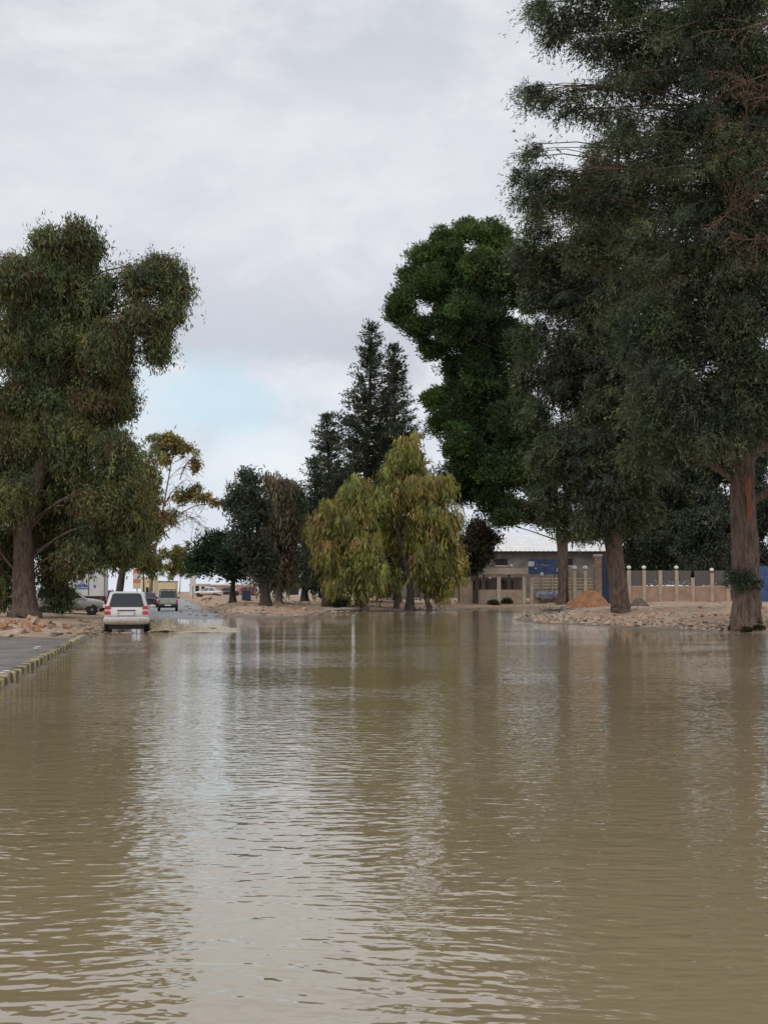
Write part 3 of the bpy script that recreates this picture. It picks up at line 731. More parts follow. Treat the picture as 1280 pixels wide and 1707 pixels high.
# dark trees over the boundary wall on the right
for i, (bp, pth, lob, lb) in enumerate([
    ((1100, 1002), [(1101, 960), (1102, 920)], [(1090, 930, 30, 20), (1115, 925, 30, 22), (1100, 900, 40, 26), (1080, 880, 30, 26), (1130, 880, 36, 30), (1110, 950, 20, 12)], 'small dark tree on a thin trunk before the boundary wall'),
    ((1160, 1001), [(1160, 970), (1160, 930)], [(1165, 935, 30, 18), (1185, 910, 34, 26), (1150, 905, 30, 26), (1175, 870, 40, 34), (1195, 945, 20, 14)], 'dark bushy tree before the wall, right of the thin trunked one')]):
    make_tree('bushy_tree', lb, on_ground(*bp), pth, .2, .08, lob, 'leaf', G_DARK+[(.035, .055, .03)], BARK_DARK, tuft=1.0, K=4.5, seed=50+i)
for i, (x, lobs, lb) in enumerate([
    (1060, [(1050, 860, 50, 50), (1090, 830, 50, 50), (1060, 910, 50, 36), (1120, 880, 50, 50), (1075, 800, 50, 40), (1110, 770, 60, 50), (1060, 955, 50, 24), (1110, 945, 50, 30), (1130, 820, 50, 50), (1080, 730, 50, 40)], 'dark tall tree behind the boundary wall, above the blue gate'),
    (1210, [(1190, 850, 60, 60), (1240, 880, 60, 60), (1170, 910, 50, 36), (1230, 930, 50, 26), (1270, 840, 50, 60), (1180, 790, 60, 50), (1160, 945, 50, 36), (1215, 955, 50, 30), (1200, 740, 60, 50), (1255, 760, 50, 50)], 'dark tall tree behind the boundary wall near the right edge'),
    (1330, [(1310, 850, 60, 70), (1340, 910, 60, 50), (1290, 930, 40, 30)], 'dark tree at the right frame edge beyond the blue sheet')]):
    p = at(x, 996, 92*S); p.z = gz(p.x, p.y)
    make_tree('tall_tree', lb, p, [(x, 950), (x, 880)], .4, .15, lobs, 'leaf', G_DARK, BARK_DARK, tuft=1.6, K=4.5, seed=60+i)

# the two great conifers on the right bank
def shoots(root, loc, rng, tpts, trad):
    T = np.array([loc(1238+dx, 966+dy, -.7+abs(dx)*.01) for dx, dy in [(-26, 2), (-14, -4), (-2, 4), (10, 0), (20, 5), (-20, -12), (-8, 12), (6, -10)]])
    p, d_, L_, W_, nh = tuft_leaves(T, nrm(T*np.array([1, 1, 0])), np.full(len(T), .38), 130, 'leaf', .05, .15)
    leaves('trunk_shoots', p, d_, L_, W_, colours(len(T), 130, [(.035, .05, .03)], np.zeros(len(T), int)), root)
    # bare red wood where the bark was torn off
    m = MB(); vs = []; fs = []
    for i in range(9):
        t = i/8; py = 798+72*t; wdt = .03+.085*math.sin(math.pi*min(1, .08+t*.9))**.6*(1+.3*math.sin(t*9))
        c = loc(1243, py); f = min(range(len(tpts)), key=lambda j: abs(tpts[j].z-c.z)); ax = tpts[f]; r = trad[f]*1.07
        for s_ in (-1, -.3, .3, 1):
            an = -math.pi/2 + .16 + s_*wdt/r; vs.append((ax.x+math.cos(an)*r, ax.y+math.sin(an)*r, c.z))
    for i in range(8):
        for k in range(3): fs.append((i*4+k, i*4+k+1, i*4+5+k, i*4+4+k))
    tag(m.add(vs, fs).build('bare_wood', simple('bare_wood', (.22, .07, .04), .85, nscale=6., namp=.3, bump=.02, bscale=12, stretch=(1, 1, .2)), root, True), 'reddish strip of bare wood where bark is torn off')
    m = MB()
    limb(m, loc(1222, 800), loc(1105, 748, -1), .16, .06, rng, .06, 8, 8)
    limb(m, loc(1246, 765), loc(1330, 700, 1), .26, .15, rng, -.05, 8, 8)
    limb(m, loc(1250, 840), loc(1330, 770, -1), .18, .10, rng, -.05, 8, 8)
    m.build('limb', BARK_RED, root, True)
    # dead brown branches
    m = MB(); PP = []
    for (x0, y0, x1, y1) in [(1330, 180, 1200, 120), (1330, 60, 1225, 50), (1330, 240, 1190, 205), (1330, 230, 1215, 255), (1330, 170, 1240, 165), (1330, 330, 1190, 375), (1330, 330, 1215, 340), (1320, 400, 1240, 400), (1320, 290, 1230, 300), (1330, 110, 1215, 150)]:
        lp = limb(m, loc(x0, y0, -3.2), loc(x1, y1, -4.6), .05, .015, rng, .05, 5, 8)
        for _ in range(17):
            q = lp[rng.randint(2, len(lp)-1)]; e = q + Vector((rng.gauss(-.3, .45), rng.gauss(-.1, .4), rng.gauss(-.2, .4)))
            l2 = limb(m, q, e, .014, .009, rng, .05, 4, 3)
            for _ in range(2):
                limb(m, l2[rng.randint(1, 3)], l2[-1]+Vector((rng.gauss(0, .25), rng.gauss(0, .25), rng.gauss(-.1, .25))), .009, .007, rng, .05, 3, 2)
                PP.append(l2[rng.randint(1, 3)])
    T = np.array(PP); 
    p, d_, L_, W_, nh = tuft_leaves(T, nrm(T), np.full(len(T), .4), 10, 'droop', .035, .13)
    leaves('dead_foliage', p, d_, L_, W_, colours(len(T), 10, [(.19, .12, .085), (.15, .105, .08)], rs.randint(0, 2, len(T))), root)
    m.build('dead_branches', DEADTWIG, root, True)
bR = on_ground(1243, 1051)
LA = []
for (x, y, rx, ry) in [(1135, 745, 36, 22), (1180, 735, 40, 26), (1270, 720, 40, 30), (1085, 700, 40, 34), (1060, 745, 34, 26), (918, 22, 34, 16), (960, 35, 44, 26), (900, 5, 24, 14), (1020, 20, 60, 34), (985, 72, 40, 20), (1050, 80, 60, 40), (930, 60, 26, 12),
    (893, 150, 24, 14), (885, 165, 18, 10), (930, 158, 34, 14), (975, 150, 34, 14), (955, 180, 26, 10), (1030, 150, 46, 22), (1090, 130, 60, 40), (1000, 190, 26, 10), (1050, 200, 24, 10),
    (884, 262, 20, 12), (878, 290, 18, 14), (905, 300, 26, 20), (893, 240, 14, 10), (940, 290, 30, 16), (935, 330, 40, 24), (890, 330, 24, 18), (985, 300, 40, 18),
    (1020, 330, 60, 30), (1100, 290, 70, 36), (1080, 230, 50, 24), (1150, 210, 60, 50), (1120, 60, 60, 60), (1180, 120, 60, 60), (1200, 20, 70, 60), (1260, 150, 60, 70), (1230, 280, 70, 60), (1150, 340, 70, 50), (1250, 380, 60, 60),
    (1060, 400, 70, 50), (1160, 440, 70, 60), (1250, 480, 60, 70), (980, 400, 60, 40), (1100, 520, 60, 60), (1190, 560, 70, 60), (1270, 600, 50, 60), (1130, 620, 60, 50), (1200, 660, 60, 40), (1080, 660, 40, 36), (1150, 700, 40, 26), (1275, 670, 40, 40),
    (1040, -40, 80, 50), (1150, -60, 90, 60), (1250, -80, 90, 80), (1180, -180, 90, 70), (1280, -200, 90, 80), (1240, -290, 50, 60), (1360, 0, 80, 100), (1380, 200, 90, 110), (1370, 400, 90, 110), (1360, 600, 80, 100), (1440, 300, 70, 160), (980, -20, 40, 24)]:
    LA.append((x, y, rx, ry))
for y in range(-220, 690, 75): LA += [(1238, y, 46, 40, -1, -2.6), (1215, y+36, 40, 34, -1, -2.2)]
make_tree('cypress_tree', 'giant drooping conifer on the right bank, torn red wood on its near trunk', bR, [(1243, 960), (1238, 860), (1236, 760), (1240, 500), (1245, 200), (1245, -200)], .60, .12,
    [l if len(l) > 4 or l[2] > 36 else (*l, -1, (l[0] % 7-3)*.4) for l in LA], 'droop', G_CON, BARK_RED, tuft=.9, rmul=.28, K=4.5, lpx=4.0, wpx=.9, boughs=([700, 660, 600, 400, 280, 160, 30, -300], [130, 200, 260, 300, 330, 330, 320, 120], [130, 160, 180, 200, 200, 200, 200, 100]), seed=70, kk=64, cthr=-.85, shell=.55, extra=shoots, flare=1.12, twigs=3, dspread=.5, tv=.42)
bS = on_ground(1034, 1020)
LB = [(950, 470, 84, 80, -1, 3), (1050, 520, 80, 90, -1, 3), (950, 620, 80, 80, -1, 3), (1040, 680, 90, 80, -1, 3), (960, 750, 70, 70, -1, 2.5), (900, 380, 40, 30), (870, 420, 30, 30), (930, 420, 50, 40), (1000, 430, 50, 50), (900, 480, 40, 40), (960, 500, 50, 50), (1040, 500, 60, 50), (890, 550, 34, 34), (950, 570, 50, 44), (1020, 580, 60, 50), (1090, 570, 50, 50),
      (885, 620, 30, 34), (940, 640, 46, 44), (1010, 650, 50, 50), (1070, 640, 50, 50), (1120, 640, 44, 44), (890, 690, 30, 34), (940, 720, 46, 40), (1000, 730, 50, 44), (1060, 720, 50, 44), (1110, 710, 40, 40), (930, 860, 30, 20), (960, 880, 30, 16), (1000, 880, 34, 16), (1050, 870, 26, 22), (1075, 850, 30, 30), (915, 770, 40, 34), (965, 790, 44, 34), (1020, 800, 40, 34),
      (1070, 780, 34, 30), (940, 830, 36, 24), (990, 845, 34, 26), (1035, 850, 30, 30), (905, 820, 26, 26), (975, 875, 22, 14), (1060, 830, 22, 26), (960, 340, 40, 40), (1040, 350, 60, 50), (1090, 420, 50, 60), (1000, 280, 40, 40), (1030, 220, 30, 40)]
make_tree('cypress_tree', 'second great drooping conifer, its thick trunk standing right beside the orange sand heap', bS, [(1028, 960), (1020, 890), (1020, 700), (1025, 400), (1030, 240)], .60, .12,
    LB, 'droop', [(.076, .094, .056), (.108, .126, .066), (.066, .077, .060), (.092, .092, .064)], BARK_RED, tuft=.95, rmul=.28, K=4.5, lpx=4.0, wpx=.9, boughs=([885, 820, 700, 520, 400, 250], [50, 110, 130, 130, 120, 40], [40, 80, 110, 120, 100, 40]), seed=71, kk=64, cthr=-.9, shell=.55, flare=1.1, dspread=.6, tv=.42)

# ------------------------------------------------------------------ vehicles
def muddy_white():
    m = simple('white_paint', (.72, .70, .69), .28, coat=.6); nt = m.node_tree; q_ = N(nt); p = nt.nodes['Principled BSDF']
    tc = q_.n('ShaderNodeTexCoord'); sp = q_.n('ShaderNodeSeparateXYZ'); nt.links.new(tc.outputs['Object'], sp.inputs[0])
    nz = q_.noise(tc.outputs['Object'], 5., 5., .7)
    f = q_.ramp(q_.math('SUBTRACT', sp.outputs[2], q_.math('MULTIPLY', nz, .7)), .55, -.05)
    nt.links.new(q_.mix(f, (.72, .70, .69), (.36, .28, .2)), p.inputs['Base Color']); nt.links.new(q_.ramp(f, 0, 1, .28, .8), p.inputs['Roughness']); return m
WHITE = muddy_white()
WHITE_ = simple('white_paint', (.72, .70, .69), .28, coat=.6, nscale=2.5, namp=.05)
SILVER = simple('silver_paint', (.36, .36, .34), .35, coat=.4, nscale=2.5, namp=.08)
KHAKI = simple('pale_green_paint', (.38, .40, .33), .5, nscale=3., namp=.15)
REDP = simple('red_paint', (.42, .06, .05), .4, coat=.3, nscale=3., namp=.1)
DARKP = simple('dark_paint', (.03, .032, .04), .3, coat=.4)
GLASS = simple('car_glass', (.018, .024, .028), .06, spec=.8)
TYRE = simple('tyre', (.022, .02, .018), .85, nscale=9., namp=.3)
RIM = simple('rim', (.30, .30, .30), .4, metal=.6)
BLACKPL = simple('black_plastic', (.03, .03, .03), .6)
TLR = simple('tail_light_red', (.55, .02, .03), .2, coat=.8)
TLW = simple('tail_light_clear', (.65, .55, .5), .2, coat=.8)
PLATE = simple('number_plate', (.75, .75, .72), .5)
PLTXT = simple('plate_marks', (.08, .08, .09), .6)

def quad_panel(m, c4, inset, out, th, mat=None):
    """a panel with thickness lying proud of the quad c4 (counter-clockwise seen from outside)"""
    c4 = [Vector(c) for c in c4]; l, r_, b_, t = inset
    def P(u, v): return (c4[0]*(1-u)+c4[1]*u)*(1-v)+(c4[3]*(1-u)+c4[2]*u)*v
    nn = (c4[1]-c4[0]).cross(c4[3]-c4[0]).normalized()
    pts = []
    cu = [(l, b_), (1-r_, b_), (1-r_, 1-t), (l, 1-t)]
    k = .08
    cs = []
    for i in range(4):
        p0 = Vector(cu[i]); pn = Vector(cu[(i+1) % 4]); pp = Vector(cu[(i-1) % 4])
        cs += [p0+(pp-p0)*k, p0+(pn-p0)*k]
    o_ = [P(*c)+nn*out for c in cs]; i_ = [p-nn*th for p in o_]; n = len(cs)
    fs = [tuple(range(n)), tuple(range(2*n-1, n-1, -1))]+[(i, n+i, n+(i+1) % n, (i+1) % n) for i in range(n)]
    m.add(o_+i_, fs, mat); return m
def loft(m, rings, mat=None):
    n = len(rings[0]); vs = [v for r_ in rings for v in r_]; fs = []
    for i in range(len(rings)-1):
        for k in range(n):
            j = (k+1) % n; fs.append((i*n+k, i*n+j, (i+1)*n+j, (i+1)*n+k))
    fs += [tuple(range(n-1, -1, -1)), tuple(range((len(rings)-1)*n, len(rings)*n))]
    return m.add(vs, fs, mat)
def body_ring(y, hw, zb, zt, e=3.6, n=20):
    out = []; zc = (zb+zt)/2; hz = (zt-zb)/2
    for k in range(n):
        a_ = 2*math.pi*(k+.5)/n; c, s_ = math.cos(a_), math.sin(a_)
        out.append((hw*math.copysign(abs(c)**(2/e), c), y, zc+hz*math.copysign(abs(s_)**(2/e), s_)))
    return out
def cab_corners(c): return c
def make_car(name, label, loc, rz, kind, paint, group=None, cat='car', z=0):
    root = empty(name, loc, rz, label, cat, group)
    if kind == 'suv':
        st = [(-2.12, .80, .50, .98), (-2.08, .86, .42, 1.04), (-1.6, .89, .36, 1.06), (0, .90, .33, 1.05), (1.3, .89, .36, 1.02), (1.85, .84, .40, .94), (2.08, .70, .48, .84)]
        cab = dict(zb=.98, zt=1.68, yr0=-2.06, yr1=-1.86, yf0=1.10, yf1=.25, w0=.85, w1=.66); wh = [(-1.35), 1.35]; wr = .35; tw = .78
    elif kind == 'pickup':
        st = [(-2.35, .78, .52, .98), (-2.33, .80, .50, 1.0), (-.35, .80, .48, 1.0), (-.30, .80, .42, 1.0), (1.2, .80, .42, 1.0), (1.9, .78, .45, .97), (2.15, .70, .5, .88)]
        cab = dict(zb=.95, zt=1.66, yr0=-.30, yr1=-.22, yf0=1.15, yf1=.65, w0=.77, w1=.64); wh = [-1.45, 1.4]; wr = .36; tw = .70
    else:
        st = [(-2.15, .70, .42, .92), (-2.05, .80, .36, .96), (-1.4, .85, .28, .98), (0, .86, .25, .96), (1.1, .85, .28, .93), (1.8, .80, .32, .84), (2.1, .66, .4, .70)]
        cab = dict(zb=.90, zt=1.44, yr0=-1.65, yr1=-1.05, yf0=1.05, yf1=.25, w0=.80, w1=.62); wh = [-1.3, 1.3]; wr = .31; tw = .76
    m = MB(); loft(m, [body_ring(*s_) for s_ in st], paint)
    c = cab
    def rr(y0, y1, hw, z_, b=.10): return [(-hw+b, y0, z_), (hw-b, y0, z_), (hw, y0+b, z_), (hw, y1-b, z_), (hw-b, y1, z_), (-hw+b, y1, z_), (-hw, y1-b, z_), (-hw, y0+b, z_)]
    loft(m, [rr(c['yr0'], c['yf0'], c['w0'], c['zb']-.1), rr(c['yr0'], c['yf0'], c['w0'], c['zb']), rr(c['yr1'], c['yf1'], c['w1'], c['zt']-.03), rr(c['yr1']+.06, c['yf1']-.08, c['w1']-.07, c['zt']+.01)], paint)
    if kind == 'pickup':
        # load bed walls standing on the chassis with an open top
        m.box(-.79, .79, -2.33, -2.27, .95, 1.02, paint); m.box(-.79, -.73, -2.3, -.36, .95, 1.03, paint); m.box(.73, .79, -2.3, -.36, .95, 1.03, paint)
    m.build('body', None, root, True)
    e = root.children[0]; mod = e.modifiers.new('b', 'EDGE_SPLIT'); mod.split_angle = R(35)
    r0 = (Vector((-c['w0']+.1, c['yr0'], c['zb'])), Vector((c['w0']-.1, c['yr0'], c['zb'])), Vector((c['w1']-.1, c['yr1'], c['zt']-.03)), Vector((-c['w1']+.1, c['yr1'], c['zt']-.03)))
    quad_panel(MB(), r0, (.0, .0, .16, .06), .012, .02)
    tag(quad_panel(MB(), r0, (.02, .02, .14, .05), .012, .03).build('rear_window', GLASS, root))
    f0 = (Vector((c['w0']-.1, c['yf0'], c['zb'])), Vector((-c['w0']+.1, c['yf0'], c['zb'])), Vector((-c['w1']+.1, c['yf1'], c['zt']-.03)), Vector((c['w1']-.1, c['yf1'], c['zt']-.03)))
    quad_panel(MB(), f0, (.0, .0, .08, .05), .012, .03).build('windscreen', GLASS, root)
    for s_ in (-1, 1):
        A = Vector((s_*c['w0'], c['yr0']+.1, c['zb'])); B = Vector((s_*c['w0'], c['yf0']-.1, c['zb'])); C_ = Vector((s_*c['w1'], c['yf1']-.1, c['zt']-.03)); D_ = Vector((s_*c['w1'], c['yr1']+.1, c['zt']-.03))
        q4 = (A, B, C_, D_) if s_ > 0 else (B, A, D_, C_)
        for (i0, i1) in ((.03, .53), (.53, .04)) if kind != 'pickup' else ((.06, .06),):
            li, ri = i0, i1
            quad_panel(MB(), q4, (li, ri, .12, .08), .010, .03).build('side_window', GLASS, root)
        for wy in wh:
            wm = MB().lathe([(wr*.6, -.10), (wr*.92, -.10), (wr, -.07), (wr, .07), (wr*.92, .10), (wr*.6, .10)], 'x', 20, (s_*tw, wy, wr)).build('wheel', TYRE, root, True)
            MB().lathe([(.02, -.105), (wr*.58, -.09), (wr*.6, -.05), (wr*.6, .05), (wr*.58, .09), (.02, .105)], 'x', 14, (s_*tw, wy, wr)).build('rim', RIM, wm, True)
        # mirrors
        MB().box(s_*c['w0']+(.02 if s_ > 0 else -.20), s_*c['w0']+(.20 if s_ > 0 else -.02), c['yf0']-.35, c['yf0']-.25, c['zb']+.03, c['zb']+.17, None, .03).build('side_mirror', paint if kind != 'pickup' else BLACKPL, root)
        # rear lights
        tl = MB(); yb = st[0][0]
        if kind == 'suv':
            tl.box(s_*.73-.11, s_*.73+.11, yb-.015, yb+.16, .98, 1.12, TLR, .02); tl.box(s_*.74-.10, s_*.74+.10, yb-.03, yb+.1, .90, .978, TLW, .02); tl.box(s_*.74-.12, s_*.74+.12, yb-.035, yb+.1, .78, .898, TLR, .02)
        elif kind == 'pickup': tl.box(s_*.70-.07, s_*.70+.07, yb-.02, yb+.05, .62, .88, TLR, .01)
        else: tl.box(s_*.62-.12, s_*.62+.12, yb-.01, yb+.1, .70, .84, TLR, .02)
        tl.build('tail_light', None, root)
        MB().box(s_*.60-.13, s_*.60+.13, st[-1][0]-.08, st[-1][0]+.02, .62, .76, None, .02).build('headlight', TLW, root)
    bp = MB(); yb = st[0][0]
    if kind == 'suv':
        loft(bp, [body_ring(yb-.10, .80, .40, .66, 5), body_ring(yb-.04, .90, .38, .70, 5), body_ring(yb+.3, .915, .38, .70, 5)]); bp.build('rear_bumper', WHITE, root, True)
        MB().box(-.70, .70, yb+.12, yb+.9, .20, .44, None, .02).build('underbody', BLACKPL, root)
        hp = MB(); hp.box(-.36, .36, yb-.035, yb+.05, .93, .965, BLACKPL, .01).build('hatch_handle', None, root)
        MB().box(-.34, .34, yb-.036, yb+.02, .728, .875, None, .006).build('plate_shade_panel', simple('recess_shade_grey', (.42, .40, .38), .5), root)  # raised grey panel; shading of a plate recess put into its colour
        pl = MB().box(-.27, .27, yb-.045, yb+.02, .745, .86, None, .006).build('number_plate', PLATE, root)
        for s_ in (-1, 1): MB().tube([(s_*.60, -1.6, 1.70), (s_*.60, -1.5, 1.745), (s_*.60, 0, 1.745), (s_*.60, .2, 1.69)], .02, 6).build('roof_rail', SILVER, root)
        MB().tube([(0.1, yb+.12, 1.15), (.42, yb+.15, 1.17)], .012, 5).build('wiper', BLACKPL, root)
        hl = MB(); hl.box(-.80, .80, yb-.008, yb+.03, .712, .722).build('hatch_seam', BLACKPL, root)
    elif kind == 'pickup':
        bp.box(-.80, .80, yb-.10, yb-.01, .40, .55, None, .02); bp.build('rear_bumper', BLACKPL, root)
        MB().box(-.74, .74, yb+.02, yb+1.2, .26, .50, None, .02).build('underbody', BLACKPL, root)
        MB().box(-.24, .24, yb-.125, yb-.09, .42, .52, None, .004).build('number_plate', PLATE, root)
        tg = MB(); tg.box(-.62, .62, yb-.03, yb, .60, .93, None, .01).build('tailgate', KHAKI, root)
        rb = MB()
        for x in (-.70, .70): rb.tube([(x, -.42, .98), (x*.9, -.42, 1.72)], .025, 6)
        rb.tube([(-.63, -.42, 1.72), (.63, -.42, 1.72)], .025, 6); rb.build('roll_bar', BLACKPL, root)
    else:
        bp.box(-.82, .82, yb-.06, yb+.25, .32, .55, None, .05); bp.build('rear_bumper', paint, root)
    return root
psuv = at0(211, 1053.5) + RD*2.1; psuv.z = -.14
make_car('suv', 'white estate suv driving away through the flood water', (psuv.x, psuv.y, -.09), ang, 'suv', WHITE)
pp = at0(280, 1018.5, .05)
make_car('pickup_truck', 'pale green-grey pickup truck on the wet road ahead', (pp.x+RD.x*2, pp.y+2, .04), ang, 'pickup', KHAKI, cat='pickup truck')
pc = at0(246, 1013, .03)
make_car('car', 'dark car half hidden by the right side of the white suv', (pc.x, pc.y+1.5, .03), ang-.05, 'sedan', DARKP)
q = on_ground(140, 1026); make_car('car', 'silver car parked side on under the eucalyptus, left of the white suv', (q.x-1.1, q.y+1.0, q.z-.02), R(-78), 'suv', SILVER)
q = on_ground(170, 1018); make_car('car', 'red car parked behind the silver one under the trees', (q.x, q.y+2.0, q.z), R(-60), 'sedan', REDP)
q = on_ground(355, 990)
for i, (px, mt, kd, rz, lb) in enumerate([(347, WHITE, 'sedan', 80, 'white car parked far away beyond the dirt, left of the dark one'), (378, DARKP, 'sedan', 85, 'dark car parked far away beyond the dirt'),
        (407, REDP, 'suv', 92, 'red vehicle parked far away under the dark pines'), (536, WHITE, 'suv', 95, 'white vehicle glimpsed between the dark trees near the conifers')]):
    p = at(px, 984, (118 + i*4)*S); make_car('car', lb, (p.x, p.y, gz(p.x, p.y)), R(rz), kd, mt)

# white box truck under the eucalyptus
q = on_ground(143, 1019); tk = empty('box_truck', (q.x, q.y+2.5, q.z), R(8), 'white box truck with blue lettering on its rear, half behind the eucalyptus', 'truck')
WBOX = simple('box_white', (.66, .66, .63), .5, nscale=1.2, namp=.12); BLUE = simple('sign_blue', (.05, .12, .42), .5, nscale=4, namp=.25)
MB().box(-1.25, .95, -2.6, 2.0, 1.02, 3.0, WBOX, .03).build('box_body', None, tk)
MB().box(-.95, .85, 2.1, 3.6, .6, 2.2, WBOX, .12).build('cab', None, tk)
MB().box(-.9, .8, 3.58, 3.63, 1.35, 2.0, GLASS, .02).build('windscreen', None, tk)
MB().box(-1.0, .8, -2.55, 3.4, .55, .98, BLACKPL, .02).build('chassis', None, tk)
dm = MB(); dm.box(-.17, -.13, -2.63, -2.60, 1.1, 2.95, BLACKPL); dm.box(.90, .94, -2.65, -2.60, 1.05, 2.98, BLACKPL); dm.build('door_seam', None, tk)
lt = MB(); rr_ = random.Random(4)
for i in range(7): lt.box(-1.0+i*.13, -1.0+i*.13+.09, -2.635, -2.603, 1.62+rr_.uniform(0, .05), 1.86+rr_.uniform(-.06, .05), BLUE)
lt.box(-1.02, -.10, -2.635, -2.603, 1.52, 1.57, BLUE); lt.box(.2, .32, -2.635, -2.603, 1.6, 1.8, BLUE); lt.build('lettering', None, tk)
for s_ in (-1, 1):
    for wy in (-1.6, 2.5):
        wm = MB().lathe([(.2, -.12), (.38, -.12), (.42, -.08), (.42, .08), (.38, .12), (.2, .12)], 'x', 18, (-.15+s_*.8, wy, .42)).build('wheel', TYRE, tk, True)
        MB().lathe([(.02, -.125), (.2, -.10), (.2, .10), (.02, .125)], 'x', 12, (-.15+s_*.8, wy, .42)).build('rim', RIM, wm, True)
    MB().box(-.15+s_*.85-.08, -.15+s_*.85+.08, -2.66, -2.56, .78, .92, None, .01).build('tail_light', TLR, tk)

# ------------------------------------------------------------------ the splash
def splash():
    m, nt = newmat('muddy_spray'); q_ = N(nt)
    p = q_.n('ShaderNodeBsdfPrincipled'); o = q_.n('ShaderNodeOutputMaterial'); nt.links.new(p.outputs[0], o.inputs[0])
    p.inputs['Base Color'].default_value = (.45, .37, .25, 1); p.inputs['Roughness'].default_value = .5
    mb = MB(); r_ = random.Random(9)
    def mound(off0, off1, s0, s1, h, seed, n=46):
        rr2 = np.random.RandomState(seed); vs = []; fs = []; k = 14
        nz = rr2.normal(size=(n, k)); nz = (nz+np.roll(nz, 1, 0)+np.roll(nz, -1, 0)+np.roll(nz, 1, 1)+np.roll(nz, -1, 1))/3.2
        for i in range(n):
            t = i/(n-1)
            for j in range(k):
                u = j/(k-1); env = math.sin(math.pi*min(max(u, 0), 1))**.8*math.sin(math.pi*(.03+.94*t))**.6
                lx = off0+(off1-off0)*u+.12*nz[i, j]; ls = s0+(s1-s0)*t+.12*nz[i, (j+5) % k]
                c = Vector((psuv.x, psuv.y, 0))+RN*lx+RD*ls; c.z = -.03+h*env*(.65+.3*abs(nz[i, j])); vs.append(tuple(c))
        for i in range(n-1):
            for j in range(k-1): fs.append((i*k+j, i*k+j+1, (i+1)*k+j+1, (i+1)*k+j))
        mb.add(vs, fs)
    mound(.8, 2.2, -2.6, 3.2, .46, 1); mound(1.5, 4.6, -3.6, 6, .19, 2); mound(-1.7, -.8, -2.4, 2.6, .22, 3); mound(-.7, .7, -4.2, -2.2, .05, 5)
    for _ in range(4500):
        sd_ = r_.choice((1, 1, 1, -1)); lx = sd_*(.95+abs(r_.gauss(0, 1.2))); ls = r_.uniform(-3.0, 3.0)
        z_ = abs(r_.gauss(0, .30))*max(.15, 1-abs(lx)/4) ; c = Vector((psuv.x, psuv.y, z_))+RN*lx+RD*ls
        s_ = r_.uniform(.008, .028)
        mb.add([(c.x-s_, c.y, c.z), (c.x+s_, c.y, c.z), (c.x, c.y-s_, c.z), (c.x, c.y+s_, c.z), (c.x, c.y, c.z-s_), (c.x, c.y, c.z+s_)],
               [(0, 2, 5), (2, 1, 5), (1, 3, 5), (3, 0, 5), (2, 0, 4), (1, 2, 4), (3, 1, 4), (0, 3, 4)])
    o_ = mb.build('splash', m, None, True); tag(o_, 'muddy water splashed up beside the wheels of the white suv', 'splash', kind='stuff')
splash()

# ------------------------------------------------------------------ stones and debris
STONE = [simple('stone_orange', (.48, .27, .165), .9, nscale=3., namp=.25, bump=.03, bscale=9), simple('stone_pale', (.46, .36, .27), .9, nscale=3., namp=.2, bump=.03, bscale=9), simple('stone_grey', (.24, .20, .165), .9, nscale=3., namp=.25, bump=.03, bscale=9)]
def stone_mesh(seed, mat, flat=.6):
    import bmesh
    r_ = random.Random(seed); bm = bmesh.new()
    for _ in range(16): bm.verts.new((r_.gauss(0, .5), r_.gauss(0, .42), r_.gauss(0, .5)*flat))
    bmesh.ops.convex_hull(bm, input=bm.verts)
    for v in [v for v in bm.verts if not v.link_faces]: bm.verts.remove(v)
    me = bpy.data.meshes.new('stone'); bm.to_mesh(me); bm.free(); me.materials.append(mat); return me
SM = [stone_mesh(100+i, STONE[(0, 0, 1, 1, 2, 0, 1)[i]]) for i in range(7)]
rr_ = random.Random(12)
# heap of broken stone on the left
hb = on_ground(40, 1056)
hm = MB(); vs = []; fs = []; nx, ny = 34, 14
HX0, HX1 = at0(-60, 1056).x, at0(118, 1056).x
def heap(u, v): return .36*(math.sin(math.pi*v)**.7)*(1-u**3)*(.75+.25*math.sin(u*17+1)*math.sin(v*9))
for i in range(nx):
    for j in range(ny):
        u, v = i/(nx-1), j/(ny-1); x = HX0+(HX1-HX0)*u; y = hb.y+S*(-1.8+7.0*v)+.2*math.sin(u*30)
        vs.append((x - HX0, y-hb.y, .02+heap(u, v)+rr_.uniform(-.02, .03)))
for i in range(nx-1):
    for j in range(ny-1): fs.append((i*ny+j, (i+1)*ny+j, (i+1)*ny+j+1, i*ny+j+1))
EARTH = simple('orange_earth', (.36, .22, .135), .95, nscale=2., namp=.3, bump=.06, bscale=7)
tag(hm.add(vs, fs).build('earth_heap', EARTH, None, False, (HX0, hb.y, .12)), 'low heap of orange earth under the broken stones left of the kerb end', 'earth', kind='stuff')
